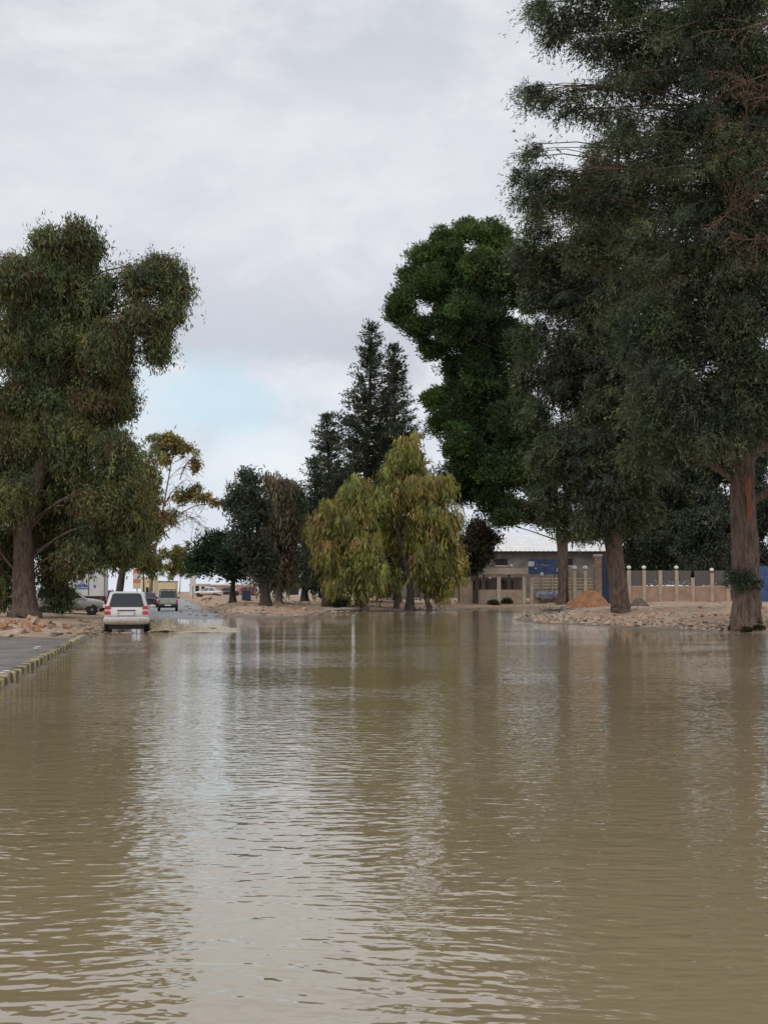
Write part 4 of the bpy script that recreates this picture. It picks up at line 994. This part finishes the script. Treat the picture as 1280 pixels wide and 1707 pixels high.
for i in range(190):
    u, v = rr_.random()**.8, rr_.random(); x = HX0+(HX1-HX0)*u; y = hb.y+S*(-1.8+6.6*v)
    s_ = rr_.choice((.14, .2, .26, .34))*rr_.uniform(.7, 1.2)
    o = bpy.data.objects.new('stone', rr_.choice(SM)); COL.objects.link(o); o.location = (x, y, .15+heap(u, min(max((y-hb.y+1.8*S)/7/S, 0), 1))+s_*.12)
    o.scale = (s_, s_*rr_.uniform(.7, 1.3), s_*rr_.uniform(.6, 1.1)); o.rotation_euler = (rr_.uniform(-.4, .4), rr_.uniform(-.4, .4), rr_.uniform(0, 6.3))
    sz_ = 'small' if s_ < .17 else ('medium' if s_ < .27 else 'large'); cn = {0: 'orange', 1: 'pale', 2: 'grey'}[STONE.index(o.data.materials[0])]
    zn = ('at the left edge', 'in the middle', 'at the right end')[min(2, int(u*3))]; rw = 'front' if v < .34 else ('crest' if v < .67 else 'back')
    tag(o, f'{sz_} {cn} broken stone on the {rw} of the orange heap, {zn}', 'stone', 'broken stones of the heap by the kerb')
for i in range(60):    # muddy lumps between the heap and the car
    px = rr_.uniform(85, 165); py = rr_.uniform(1034, 1062); p = on_ground(px, py); s_ = rr_.uniform(.07, .2)
    o = bpy.data.objects.new('stone', SM[(2, 4, 4, 0)[i % 4]]); COL.objects.link(o); o.location = (p.x, p.y, max(p.z, 0)+s_*.1); o.scale = (s_, s_, s_*.7); o.rotation_euler = (0, 0, rr_.uniform(0, 6))
    cn = {0: 'orange', 1: 'pale', 2: 'grey'}[STONE.index(o.data.materials[0])]; zn = 'next to the white suv' if px > 138 else ('half way to the white suv' if px > 110 else 'beside the stone heap')
    tag(o, f"{'big' if s_ > .14 else 'small'} {cn} muddy lump {zn}, {'nearer the camera' if py > 1048 else 'farther back'}", 'stone', 'muddy lumps by the white suv')
# gravel over the right bank: uncountable
def gravel(name, n, px0, px1, py0, py1, smin, smax, label, seed, mats):
    r_ = random.Random(seed); mb = MB()
    for _ in range(n):
        px = r_.uniform(px0, px1); py = py0+(py1-py0)*r_.random(); p = on_ground_fast(px, py)
        if p is None: continue
        s_ = r_.uniform(smin, smax)*r_.choice((.5, .6, .8, 1.5)); M = Matrix.Translation((p[0], p[1], p[2]+s_*.15)) @ Matrix.Rotation(r_.uniform(0, 6), 4, 'Z')
        a_, b_, c_ = s_*r_.uniform(.7, 1.3), s_*r_.uniform(.6, 1.1), s_*r_.uniform(.35, .7)
        mb.add([(-a_, 0, 0), (0, -b_, 0), (a_, 0, 0), (0, b_, 0), (a_*.3, -b_*.3, c_), (-a_*.4, b_*.2, c_*.9)], [(0, 1, 4, 5), (1, 2, 4), (2, 3, 5, 4), (3, 0, 5)], r_.choice(mats), M)
    return tag(mb.build(name), label, 'gravel', kind='stuff')
def on_ground_fast(px, py):
    r_ = ray(px, py); z = .25
    for _ in range(5):
        k = (z-CH)/r_[2]; x, y = r_[0]*k, r_[1]*k; z = .5*z+.5*gz(x, y)
    sdv = float(sdist(np.array([x]), np.array([y]))[0])
    if sdv < .15: return None
    return (x, y, gz(x, y))
gravel('gravel', 2200, 850, 1290, 1021, 1052, .04, .13, 'loose pale gravel and rubble along the right bank', 5, STONE[:2]+[STONE[1], STONE[2]])
gravel('gravel', 500, 300, 600, 992, 1030, .06, .2, 'scattered stones on the open dirt beyond the flood', 6, STONE[:2]+[STONE[2]])
gravel('gravel', 500, 740, 1290, 1003, 1022, .05, .16, 'scattered stones in front of the boundary wall', 8, STONE)

LITTER = [simple('leaf_litter', (.10, .065, .04), .9), simple('dark_mud', (.07, .05, .035), .8)]
gravel('leaf_litter', 1100, 850, 1290, 1024, 1053, .03, .09, 'dark leaf litter and twigs strewn over the right bank', 15, LITTER)
gravel('leaf_litter', 500, 300, 800, 1000, 1024, .05, .14, 'dark leaf litter on the open dirt at the flood edge', 16, LITTER)
# orange sand heap with a slab in front
def heap_obj(name, label, px0, px1, pyb, pyt, mat, cat, seed, depth=1.0):
    b_ = on_ground((px0+px1)/2, pyb); mpp = b_.y/F; hw = (px1-px0)/2*mpp; h = (at(0, pyt, b_.y).z-b_.z)
    r_ = random.Random(seed); vs = []; fs = []; n = 30; k = 12
    ph = [r_.uniform(0, 6) for _ in range(4)]
    for j in range(k):
        t = j/(k-1)
        for i in range(n):
            a_ = 2*math.pi*i/n; rad = t*(1+.08*math.sin(3*a_+ph[0])+.05*math.sin(7*a_+ph[1]))
            z_ = h*(math.cos(t*math.pi/2)**1.1 + .10*math.sin(t*9+2*math.sin(2*a_+ph[3]))*math.sin(3*a_+ph[1])*(.15 < t < .95))*(1+.05*math.sin(5*a_+ph[2])*t)-.05*(t == 1) + r_.uniform(-.02, .02)*h
            vs.append((hw*rad*math.cos(a_)+hw*.12*(1-t), hw*depth*rad*math.sin(a_), z_))
    for j in range(k-1):
        for i in range(n): fs.append((j*n+i, j*n+(i+1) % n, (j+1)*n+(i+1) % n, (j+1)*n+i))
    return tag(MB().add(vs, fs).build(name, mat, None, True, b_+Vector((0, hw*depth*.6, -.03))), label, cat)
SAND = simple('orange_sand', (.31, .145, .07), .95, nscale=2.2, namp=.3, bump=.08, bscale=6)
heap_obj('sand_heap', 'orange sand heap between the slab and the thick conifer trunk', 947, 1023, 1012, 984, SAND, 'sand heap', 2)
heap_obj('earth_mound', 'small grey-brown earth mound right of the thick conifer trunk', 1048, 1082, 1010, 996, simple('grey_earth', (.13, .10, .075), .95, nscale=3, namp=.3, bump=.05, bscale=8), 'earth mound', 3)
CONC = simple('concrete', (.30, .29, .28), .8, nscale=2.5, namp=.25, bump=.02, bscale=12)
p0 = on_ground(948, 1016); p1 = on_ground(1020, 1014)
sl = MB().box(p0.x, p1.x-.1, -.35, .35, .10, .20, CONC, .03).box(p0.x+.1, p0.x+.4, -.25, .25, -.05, .10, CONC).box(p1.x-.5, p1.x-.05, -.30, .36, -.05, .30, CONC, .03)
tag(sl.build('concrete_slab', None, None, False, (0, p0.y-.1, p0.z)), 'flat grey concrete slab lying in front of the orange sand heap', 'slab')
# fallen branch pile left of the slab
bpm = MB(); p = on_ground(920, 1018); 
for i in range(16):
    a_ = rr_.uniform(-.5, .5)+(math.pi if rr_.random() < .3 else 0); l_ = rr_.uniform(.3, 1.0); c = Vector((rr_.uniform(-.5, .5), rr_.uniform(-.3, .3), .05))
    bpm.tube([c, c+Vector((math.cos(a_)*l_*.5, .1, rr_.uniform(0, .2))), c+Vector((math.cos(a_)*l_, .2, rr_.uniform(.0, .45)))], [.04, .03, .015], 5)
tag(bpm.build('branch_pile', BARK_DARK, None, False, p), 'small pile of fallen dark branches left of the concrete slab', 'branches')
# pale log at the water's far edge
p0 = on_ground(540, 1020); p1 = on_ground(600, 1019.5)
tag(MB().tube([(0, 0, .1), ((p1.x-p0.x)*.5, .1, .16), (p1.x-p0.x, p1.y-p0.y, .12)], [.11, .13, .1], 8, wob=.1, rng=rr_).build('log', simple('bleached_wood', (.34, .30, .24), .85, nscale=5, namp=.25), None, True, p0), 'pale fallen log lying at the far water edge left of the weeping trees', 'log')
# dry bush by the wall on the right
def bush(name, label, px, py, rx, ry, cols, K=260, style='leaf'):
    b_ = on_ground(px, py); mpp = b_.y/F; root = empty(name, b_, 0, label, 'bush'); n = 46
    dr = nrm(rs.normal(size=(n, 3))); dr[:, 2] = abs(dr[:, 2]); T = dr*(.4+.5*rs.rand(n, 1))*np.array([rx*mpp, rx*mpp*.8, ry*mpp*1.6])
    p, d_, L_, W_, nh = tuft_leaves(T, dr, np.full(n, .35*rx*mpp), 40, style, 1.4*b_.y*PX, 3.2*b_.y*PX)
    p[:, 2] = np.abs(p[:, 2]); leaves('foliage', p, nrm(d_+np.array([0, 0, .9])), L_, W_, colours(n, 40, cols, rs.randint(0, len(cols), n)), root)
    m = MB()
    for i in range(12): m.tube([(0, 0, -.1), tuple(T[i]*.6+np.array([0, 0, .1])), tuple(T[i])], [.04, .025, .015], 5)
    m.build('stems', BARK_DARK, root, True); return root
bush('dry_bush', 'reddish brown dry bush in front of the wall, left of the nearest trunk', 1192, 1000, 26, 18, [(.17, .10, .07), (.14, .09, .06)])
bush('shrub', 'small green shrub against the wall beside the thin trunked tree', 1113, 1002, 10, 10, [(.07, .08, .04), (.10, .10, .06)])
bush('dry_bush', 'low dark bush at the foot of the leftmost conifer', 570, 1012, 16, 12, G_DARK)
for i, (px, py) in enumerate([(1222, 1051), (1243, 1054), (1264, 1051)]):
    bush('weed', ('left', 'middle', 'right')[i]+' dark weed tuft at the foot of the nearest thick trunk', px, py, 8, 5, [(.06, .055, .035), (.08, .075, .04)])
for i, (px, py) in enumerate([(822, 1008), (845, 1006), (865, 1005)]):
    bush('weed', ('leftmost', 'middle', 'rightmost')[i]+' of three low weeds in front of the beige gatehouse', px, py, 7, 3, [(.10, .10, .05), (.13, .10, .06)])

# ------------------------------------------------------------------ buildings and walls
BEIGE = simple('beige_render', (.46, .35, .26), .85, nscale=1.2, namp=.15, bump=.01, bscale=20)
CREAM = simple('cream_stone', (.56, .48, .36), .8, nscale=2., namp=.12, bump=.01, bscale=20)
PINKW = simple('pink_render', (.40, .26, .19), .9, nscale=1.0, namp=.18, bump=.01, bscale=20)
GREYW = simple('grey_block', (.17, .155, .14), .9, nscale=.8, namp=.3, bump=.02, bscale=9)
DARKH = simple('dark_opening', (.02, .018, .018), .9)
ROOFW = simple('white_sheet_roof', (.80, .80, .78), .5, nscale=.7, namp=.08)
RAIL = simple('rail_metal', (.10, .09, .085), .6)
LAMPG = simple('lamp_glass', (.85, .85, .82), .15, coat=.5)
GATEB = simple('dark_blue_metal', (.025, .04, .085), .5, nscale=2, namp=.25)
SHEETB = simple('blue_sheet', (.055, .10, .22), .6, nscale=1.5, namp=.35)
def X(px, Y): return at(px, HOR, Y).x
def Z(py, Y): return at(CX, py, Y).z
WY = 80.0*S
G0 = .3

# warehouse
Yw = 104.0*S; wh_ = empty('warehouse', (X(880, Yw), Yw, 0), 0, 'long grey block warehouse with a white sheet roof behind the gatehouse', 'building')
x0, x1 = X(735, Yw)-X(880, Yw), X(1075, Yw)-X(880, Yw); ze = Z(918, Yw); zr = ze+2.6
MB().box(x0, x1, 0, 16, 0, ze-.02, GREYW).build('wall', None, wh_)
rf = MB(); nr = 90
vs = []; fs = []
for i in range(nr+1):
    x = x0-.4+(x1-x0+.8)*i/nr; b_ = .05*(i % 2)
    vs += [(x, -.6, ze-.1+b_), (x, 8, zr+b_), (x, 16.6, ze-.1+b_)]
for i in range(nr):
    for j in range(2): fs.append((i*3+j, i*3+3+j, i*3+4+j, i*3+1+j))
rf.add(vs, fs, ROOFW); rf.build('roof', None, wh_)
MB().box(x0-.4, x1+.4, -.68, -.6, ze-.35, ze-.12, DARKH).build('gutter', None, wh_)
for i in range(6):
    xa = x0+3+i*4.4; wm = MB().box(xa, xa+1.6, -.03, .05, ze-2.0, ze-1.1, DARKH).build('window', None, wh_)
    MB().box(xa-.08, xa+1.68, -.06, .02, ze-2.12, ze-2.0, CREAM).build('sill', None, wh_)

# blue sign board and the mast
Y86 = 86*S
sg = empty('sign_board', (X(905, Y86), Y86, gz(X(905, Y86), Y86)), 0, 'blue sign board with white ends above the fence, in front of the warehouse', 'sign')
zb = -sg.location.z; a0 = X(881, Y86)-sg.location.x; a1 = X(930, Y86)-sg.location.x
MB().box(a0, a1, -.05, .05, Z(957, Y86)+zb, Z(932, Y86)+zb, SHEETB, .01).build('board', None, sg)
mr = random.Random(8); YELW = simple('faded_yellow', (.35, .34, .18), .7)
for i in range(12):
    xx = mr.uniform(a0+.5, a1-.7); z_ = mr.choice((.35, .55, .62))*(Z(932, Y86)-Z(957, Y86))+Z(957, Y86)+zb; MB().box(xx, xx+mr.uniform(.1, .28), -.075, -.052, z_, z_+mr.uniform(.06, .14), mr.choice((YELW, YELW, PLATE))).build('faded_mark', None, sg)
MB().box(a0-.05, a0+.6, -.09, -.054, Z(944, Y86)+zb, Z(936, Y86)+zb, PLATE).build('white_panel', None, sg); MB().box(a1-.1, a1+.35, -.09, -.054, Z(941, Y86)+zb, Z(931, Y86)+zb, PLATE).build('white_panel', None, sg); MB().box(a1-.15, a1+.5, -.09, -.054, Z(953, Y86)+zb, Z(947, Y86)+zb, PLATE).build('white_panel', None, sg)
for xx in (a0+.4, a1-.4): MB().tube([(xx, .1, -.2), (xx, .1, Z(935, Y86)+zb)], .07, 8).build('post', RAIL, sg)
p = at(945, 1003, 73*S); p.z = gz(p.x, p.y)
up = empty('utility_pole', p, 0, 'thin dark pole standing before the fence, in front of the warehouse roof', 'pole')
MB().tube([(0, 0, -.3), (0, 0, Z(872, 73*S)-p.z)], [.14, .09], 10).build('shaft', BARK_DARK, up, True)
MB().box(-.6, .6, -.05, .05, Z(885, 73*S)-p.z, Z(883, 73*S)-p.z).build('crossarm', BARK_DARK, up)

# gatehouse: pillars with a heavy lintel, side block, railings
gh = empty('gatehouse', (X(825, WY), WY, 0), 0, 'beige gatehouse of pillars under a cream lintel, right of the weeping trees', 'gatehouse')
gx = lambda px: X(px, WY)-X(825, WY)
MB().box(gx(803), gx(879), -.5, 3.2, Z(958, WY), Z(947, WY), CREAM, .05).build('lintel', None, gh)
MB().box(gx(768), gx(787), -.3, 1.0, G0, Z(963, WY), BEIGE, .03).build('side_block', None, gh)
MB().box(gx(767), gx(788), -.42, -.30, Z(963, WY)-.3, Z(962, WY)+.05, CREAM, .02).build('block_cap', None, gh)
for pxc in (831, 873): MB().box(gx(pxc-3.2), gx(pxc+3.2), -.25, .2, G0, Z(958, WY), CREAM, .03).build('pillar', None, gh)
for pxc in (809, 852): MB().box(gx(pxc-2), gx(pxc+2), 2.6, 2.9, G0, Z(958, WY), BEIGE).build('pillar', None, gh)
MB().box(gx(765), gx(880), 3.3, 3.5, G0, Z(962, WY), PINKW).build('back_wall', None, gh)
for i, (a_, b_) in enumerate([(791, 828), (834, 870)]):
    MB().box(gx(a_+6 if i == 0 else a_), gx(b_), -.1, .05, G0, Z(983, WY), BEIGE).build('low_wall', None, gh)
    m = MB(); n = 9
    for k in range(n):
        xx = gx(a_+6)+(gx(b_)-gx(a_+6))*(k+.5)/n; m.box(xx-.035, xx+.035, -.05, .0, Z(983, WY), Z(966, WY))
    m.box(gx(a_), gx(b_), -.07, .02, Z(966, WY), Z(964, WY)); m.build('railing', RAIL, gh)
    for xx in (a_+12, a_+24): MB().box(gx(xx-2.4), gx(xx+2.4), 3.25, 3.32, Z(985, WY), Z(967, WY)).build('window_opening', DARKH, gh)
MB().box(gx(789), gx(796), .1, .15, G0, Z(968, WY)).build('doorway', DARKH, gh)
for pxc, pyc in ((852, 943), (816, 963)):
    m = MB(); zc = Z(pyc, WY); m.lathe([(.02, -.16), (.12, -.12), (.16, 0), (.12, .12), (.02, .16)], 'z', 12, (gx(pxc), -.1, zc)); lo = m.build('lamp_globe', LAMPG, gh, True)
    MB().tube([(gx(pxc), -.1, zc-.30), (gx(pxc), -.1, zc-.14)], .05, 8).build('lamp_neck', RAIL, lo)

# fence with cream slats between the gatehouse and the blue gate
fn = empty('slat_fence', (X(920, WY), WY, 0), 0, 'fence of cream slats on a low wall between the gatehouse and the blue gate', 'fence')
fx = lambda px: X(px, WY)-X(920, WY)
MB().box(fx(884), fx(988), -.05, .15, G0, Z(984, WY), BEIGE).build('low_wall', None, fn)
for (pxc, top, wd, lamp) in [(886, 962, 3, 0), (903, 962, 1.6, 1), (920, 962, 1.6, 0), (940, 963, 3.2, 0), (957, 951, 2.6, 2), (975, 951, 2.6, 2)]:
    po = MB().box(fx(pxc-wd), fx(pxc+wd), -.22, .22, G0, Z(top, WY), CREAM if wd > 2 else BEIGE, .02).build('pillar', None, fn)
    if lamp:
        zc = Z(top, WY)+.3; sz = .15*lamp*.75+.02
        MB().lathe([(.03, -.20), (sz, -.13), (sz*1.15, 0), (sz, .13), (.03, .2)], 'z', 12, (fx(pxc), 0, zc)).build('lamp_globe', LAMPG, po, True)
        MB().tube([(fx(pxc), 0, zc-.32), (fx(pxc), 0, zc-.18)], .07, 8).build('lamp_neck', RAIL, po)
for (a_, b_) in [(889, 901), (905, 918), (922, 937), (944, 954), (960, 972), (978, 988)]:
    m = MB()
    for k in range(4): m.box(fx(a_), fx(b_), -.03, .04, Z(981-k*5, WY), Z(978-k*5, WY))
    m.build('slats', CREAM if a_ < 940 else BEIGE, fn)
bn = MB(); x0, x1 = X(893, WY-.6), X(936, WY-.6); zz0, zz1 = Z(1000, WY-.6), Z(985, WY-.6); nb = 16
vs = []; fs = []
for i in range(nb+1):
    x = x0+(x1-x0)*i/nb; y = .08*math.sin(i*1.3); vs += [(x, y, zz0+.04*math.sin(i)), (x, y-.03, (zz0+zz1)/2), (x, y, zz1-.05*math.sin(math.pi*i/nb))]
for i in range(nb):
    for j in range(2): fs.append((i*3+j, i*3+3+j, i*3+4+j, i*3+1+j))
def banner_mat():
    m, nt = newmat('faded_banner'); q_ = N(nt); p = q_.n('ShaderNodeBsdfPrincipled'); o = q_.n('ShaderNodeOutputMaterial'); nt.links.new(p.outputs[0], o.inputs[0])
    tc = q_.n('ShaderNodeTexCoord'); a1 = q_.noise(q_.scale(tc.outputs['Object'], (1, 1, 2)), 2.2, 2.)
    c = q_.mix(q_.ramp(a1, .42, .5), (.10, .14, .32), (.38, .38, .40)); c = q_.mix(q_.ramp(a1, .56, .64), c, (.32, .12, .14))
    nt.links.new(c, p.inputs[0]); p.inputs['Roughness'].default_value = .6; return m
bo = bn.add(vs, fs).build('banner', banner_mat(), None, True, (0, WY-.6, 0)); sm_ = bo.modifiers.new('t', 'SOLIDIFY'); sm_.thickness = .01
tag(bo, 'faded blue and grey banner tied low on the slat fence', 'banner')

# blue gate with its post
gt = empty('metal_gate', (X(1010, WY), WY, 0), 0, 'dark blue metal gate behind the thick conifer trunk', 'gate')
tx = lambda px: X(px, WY)-X(1010, WY)
MB().box(tx(1003), tx(1028), 0, .08, G0, Z(925, WY), GATEB, .01).build('leaf_panel', None, gt)
m = MB()
for k in range(4): xx = tx(1004+k*7); m.box(xx, xx+.08, -.06, -.002, G0+.1, Z(926, WY))
m.build('gate_ribs', GATEB, gt)
MB().box(tx(990), tx(1002.5), -.25, .3, G0, Z(928, WY), simple('stone_post', (.30, .22, .17), .85, nscale=2.5, namp=.25, bump=.03, bscale=8), .03).build('gate_post', None, gt)
MB().box(tx(989), tx(1003.5), -.3, .35, Z(928, WY)+.002, Z(924, WY), CREAM, .03).build('post_cap', None, gt)

# boundary wall on the right
bw = empty('boundary_wall', (X(1100, WY), WY, 0), 0, 'low pink boundary wall with pillars, dark panels and globe lamps on the right', 'wall')
bx = lambda px: X(px, WY)-X(1100, WY)
MB().box(bx(1041), bx(1330), -.1, .15, G0, Z(978, WY), PINKW).build('base_wall', None, bw)
MB().box(bx(1041), bx(1330), -.14, .19, Z(978, WY)+.002, Z(977, WY)+.03, CREAM).build('coping', None, bw)
prev = None
for (pxc, lamp) in [(1048, 1), (1073, 1), (1100, 0), (1127, 1), (1154, 0), (1186, 1), (1213, 0), (1243, 1), (1273, 0), (1303, 1)]:
    tp_ = 951 if pxc < 1140 else (963 if pxc == 1154 else 955)
    po = MB().box(bx(pxc-3), bx(pxc+3), -.22, .26, G0, Z(tp_, WY), BEIGE, .02).build('pillar', None, bw)
    if lamp:
        zc = Z(tp_, WY)+.32
        MB().lathe([(.03, -.22), (.19, -.13), (.24, 0), (.18, .13), (.03, .2)], 'z', 12, (bx(pxc), 0, zc)).build('lamp_globe', LAMPG, po, True)
        MB().lathe([(.12, 0), (.14, .05), (.03, .10)], 'z', 10, (bx(pxc), 0, zc+.19)).build('lamp_cap', RAIL, po, True)
        MB().tube([(bx(pxc), 0, zc-.34), (bx(pxc), 0, zc-.19)], .08, 8).build('lamp_neck', RAIL, po)
    if prev:
        m = MB()
        for k in range(9): m.box(bx(prev+3), bx(pxc-3), 0, .05, Z(976-k*2.7, WY)+.05, Z(973.7-k*2.7, WY)+.05)
        for xx in (prev+9, pxc-9): m.box(bx(xx-.6), bx(xx+.6), .06, .10, Z(976, WY), Z(953, WY))
        m.build('dark_panel', simple('grille', (.13, .12, .115), .6) if prev == 1048 else bpy.data.materials['grille'], bw)
    prev = pxc
# blue sheet at the right edge
bs = MB(); Yb = 76.*S; x0, x1 = X(1256, Yb), X(1310, Yb); vs = []; fs = []; nb = 40
for i in range(nb+1):
    x = x0+(x1-x0)*i/nb; y = .04*(i % 2); vs += [(x, y, G0), (x, y, Z(944, Yb))]
for i in range(nb): fs.append((2*i, 2*i+2, 2*i+3, 2*i+1))
bo = bs.add(vs, fs).build('blue_hoarding', SHEETB, None, False, (0, Yb, 0)); mm_ = bo.modifiers.new('t', 'SOLIDIFY'); mm_.thickness = .02
tag(bo, 'blue corrugated sheet hoarding at the right edge behind the nearest trunk', 'hoarding')

# low building behind the weeping trees
Yl = 92.*S; lb_ = empty('house', (X(690, Yl), Yl, 0), 0, 'low grey-brown house half hidden behind the yellow-green weeping trees', 'building')
lx = lambda px: X(px, Yl)-X(690, Yl)
MB().box(lx(610), lx(738), 0, 6, G0, Z(962, Yl), GREYW).build('wall', None, lb_)
MB().box(lx(608), lx(740), -.4, 6.3, Z(962, Yl)+.002, Z(957, Yl), BEIGE).build('roof', None, lb_)
MB().box(lx(629), lx(652), -.04, .03, G0+.6, Z(982, Yl), DARKH).build('garage_opening', None, lb_)
MB().box(lx(620), lx(626), -.3, -.02, G0, Z(974, Yl), CREAM).build('column', None, lb_)
wdw = MB().box(lx(688), lx(700), -.04, .03, Z(996, Yl), Z(984, Yl), GATEB).build('window', None, lb_)
MB().box(lx(687), lx(701), -.08, -.042, Z(998, Yl), Z(996.3, Yl), CREAM).build('sill', None, wdw)
Yl = 74.*S; 
for (a_, b_, t_, lb2) in [(612, 657, 1001, 'low pink wall block between the two left weeping trunks'), (668, 704, 1004, 'low pink wall block between the middle weeping trunks'), (736, 752, 990, 'beige gate post block right of the weeping trees')]:
    m = MB().box(X(a_, Yl), X(b_, Yl), -.1, .15, 0, Z(t_, Yl)-.06, PINKW, .02); m.box(X(a_, Yl)-.04, X(b_, Yl)+.04, -.14, .19, Z(t_, Yl)-.058, Z(t_, Yl), CREAM)
    tag(m.build('garden_wall', None, None, False, (0, Yl, 0)), lb2, 'wall')

# far end of the road
def shed(name, label, pa, pb, pyt, Y, mat, roofmat, depth=6):
    Y = Y*S
    g_ = gz(X((pa+pb)/2, Y), Y); r_ = empty(name, (X((pa+pb)/2, Y), Y, 0), 0, label, 'building'); hx = (X(pb, Y)-X(pa, Y))/2; zt = Z(pyt, Y)
    MB().box(-hx, hx, 0, depth, g_-.3, zt, mat).build('wall', None, r_); MB().box(-hx-.15, hx+.15, -.15, depth+.15, zt+.002, zt+.25, roofmat).build('roof', None, r_)
    MB().box(-hx*.3, hx*.1, -.04, .02, g_, g_+2.0, DARKH).build('door', None, r_); MB().box(hx*.4, hx*.75, -.04, .02, g_+1.1, g_+1.9, DARKH).build('window', None, r_)
YB = simple('pale_yellow_render', (.62, .53, .32), .8, nscale=1, namp=.1); WR = simple('white_render', (.62, .60, .57), .8, nscale=1, namp=.1)
shed('shed', 'pale yellow building at the far end of the road', 236, 258, 963, 210, YB, WR); shed('shed', 'low whitish shed right of the pale yellow building', 263, 292, 970, 230, YB, GREYW)
shed('shed', 'small white building far off behind the olive tree', 316, 345, 975, 170, WR, CREAM); shed('house', 'long pale house far off behind the group of dark trees', 440, 545, 967, 150, WR, GREYW)
shed('shed', 'flat grey-pink building far off under the low pine', 350, 425, 976, 190, PINKW, WR)
# signs and posts by the road
def post_sign(name, label, px, pyb, pyt, Y, mats, hw=.35):
    Y = Y*S
    x = X(px, Y); g_ = gz(x, Y); r_ = empty(name, (x, Y, g_), 0, label, 'sign'); zt = Z(pyt, Y)-g_
    MB().tube([(0, 0, -.2), (0, 0, zt)], .06, 8).build('post', RAIL, r_)
    n = len(mats); zb_ = zt*.45
    for i, mt in enumerate(mats): MB().box(-hw, hw, -.12, -.062, zb_+(zt-zb_)*i/n, zb_+(zt-zb_)*(i+1)/n-.03, mt, .01).build('panel', None, r_)
OR = simple('orange_sign', (.62, .24, .12), .6, nscale=4, namp=.2)
post_sign('road_sign', 'orange and white roadside sign above the roof of the white suv', 229, 990, 948, 86, [YB, OR, WR, OR], .45)
post_sign('road_sign', 'red and white sign under the dark trees on the dirt', 437, 990, 955, 100, [WR, WR, REDP], .4)
post_sign('road_sign', 'narrow white sign post left of the low pine', 322, 985, 950, 130, [WR, WR], .5)
for i, px in enumerate((465, 480)): pass
# street lamps / bins
p = on_ground(411, 1001); m = MB().box(-.45, .45, -.35, .35, 0, .9, GATEB, .05).box(-.48, .48, -.38, .38, .902, .97, BLACKPL, .02); tag(m.build('waste_bin', None, None, False, p), 'dark waste bin on the dirt right of the low pine trunk', 'bin')
for i, (px, py, s_, lb2) in enumerate([(343, 1000, .5, 'rubble block on the dirt, nearest to the road edge'), (350, 999, .4, 'rubble block on the dirt just right of the one nearest the road'), (500, 1008, .5, 'broken orange block on the dirt below the broad dark casuarina')]):
    p = on_ground(px, py); o = bpy.data.objects.new('rubble_block', SM[i]); COL.objects.link(o); o.location = p+Vector((0, 0, .1)); o.scale = (s_, s_, s_); tag(o, lb2, 'rubble')
# litter on the pavement
for i, (px, py, lb2) in enumerate([(62, 1082, 'white scrap of litter on the pavement near the stones'), (9, 1124, 'white scrap of litter on the pavement near the painted kerb')]):
    p = at0(px, py, .16); m = MB(); m.box(-.08, .07, -.05, .05, 0, .04, WR, .012).box(-.02, .10, -.06, .02, .042, .07, WR, .012); tag(m.build('litter', None, None, False, p), lb2, 'litter')
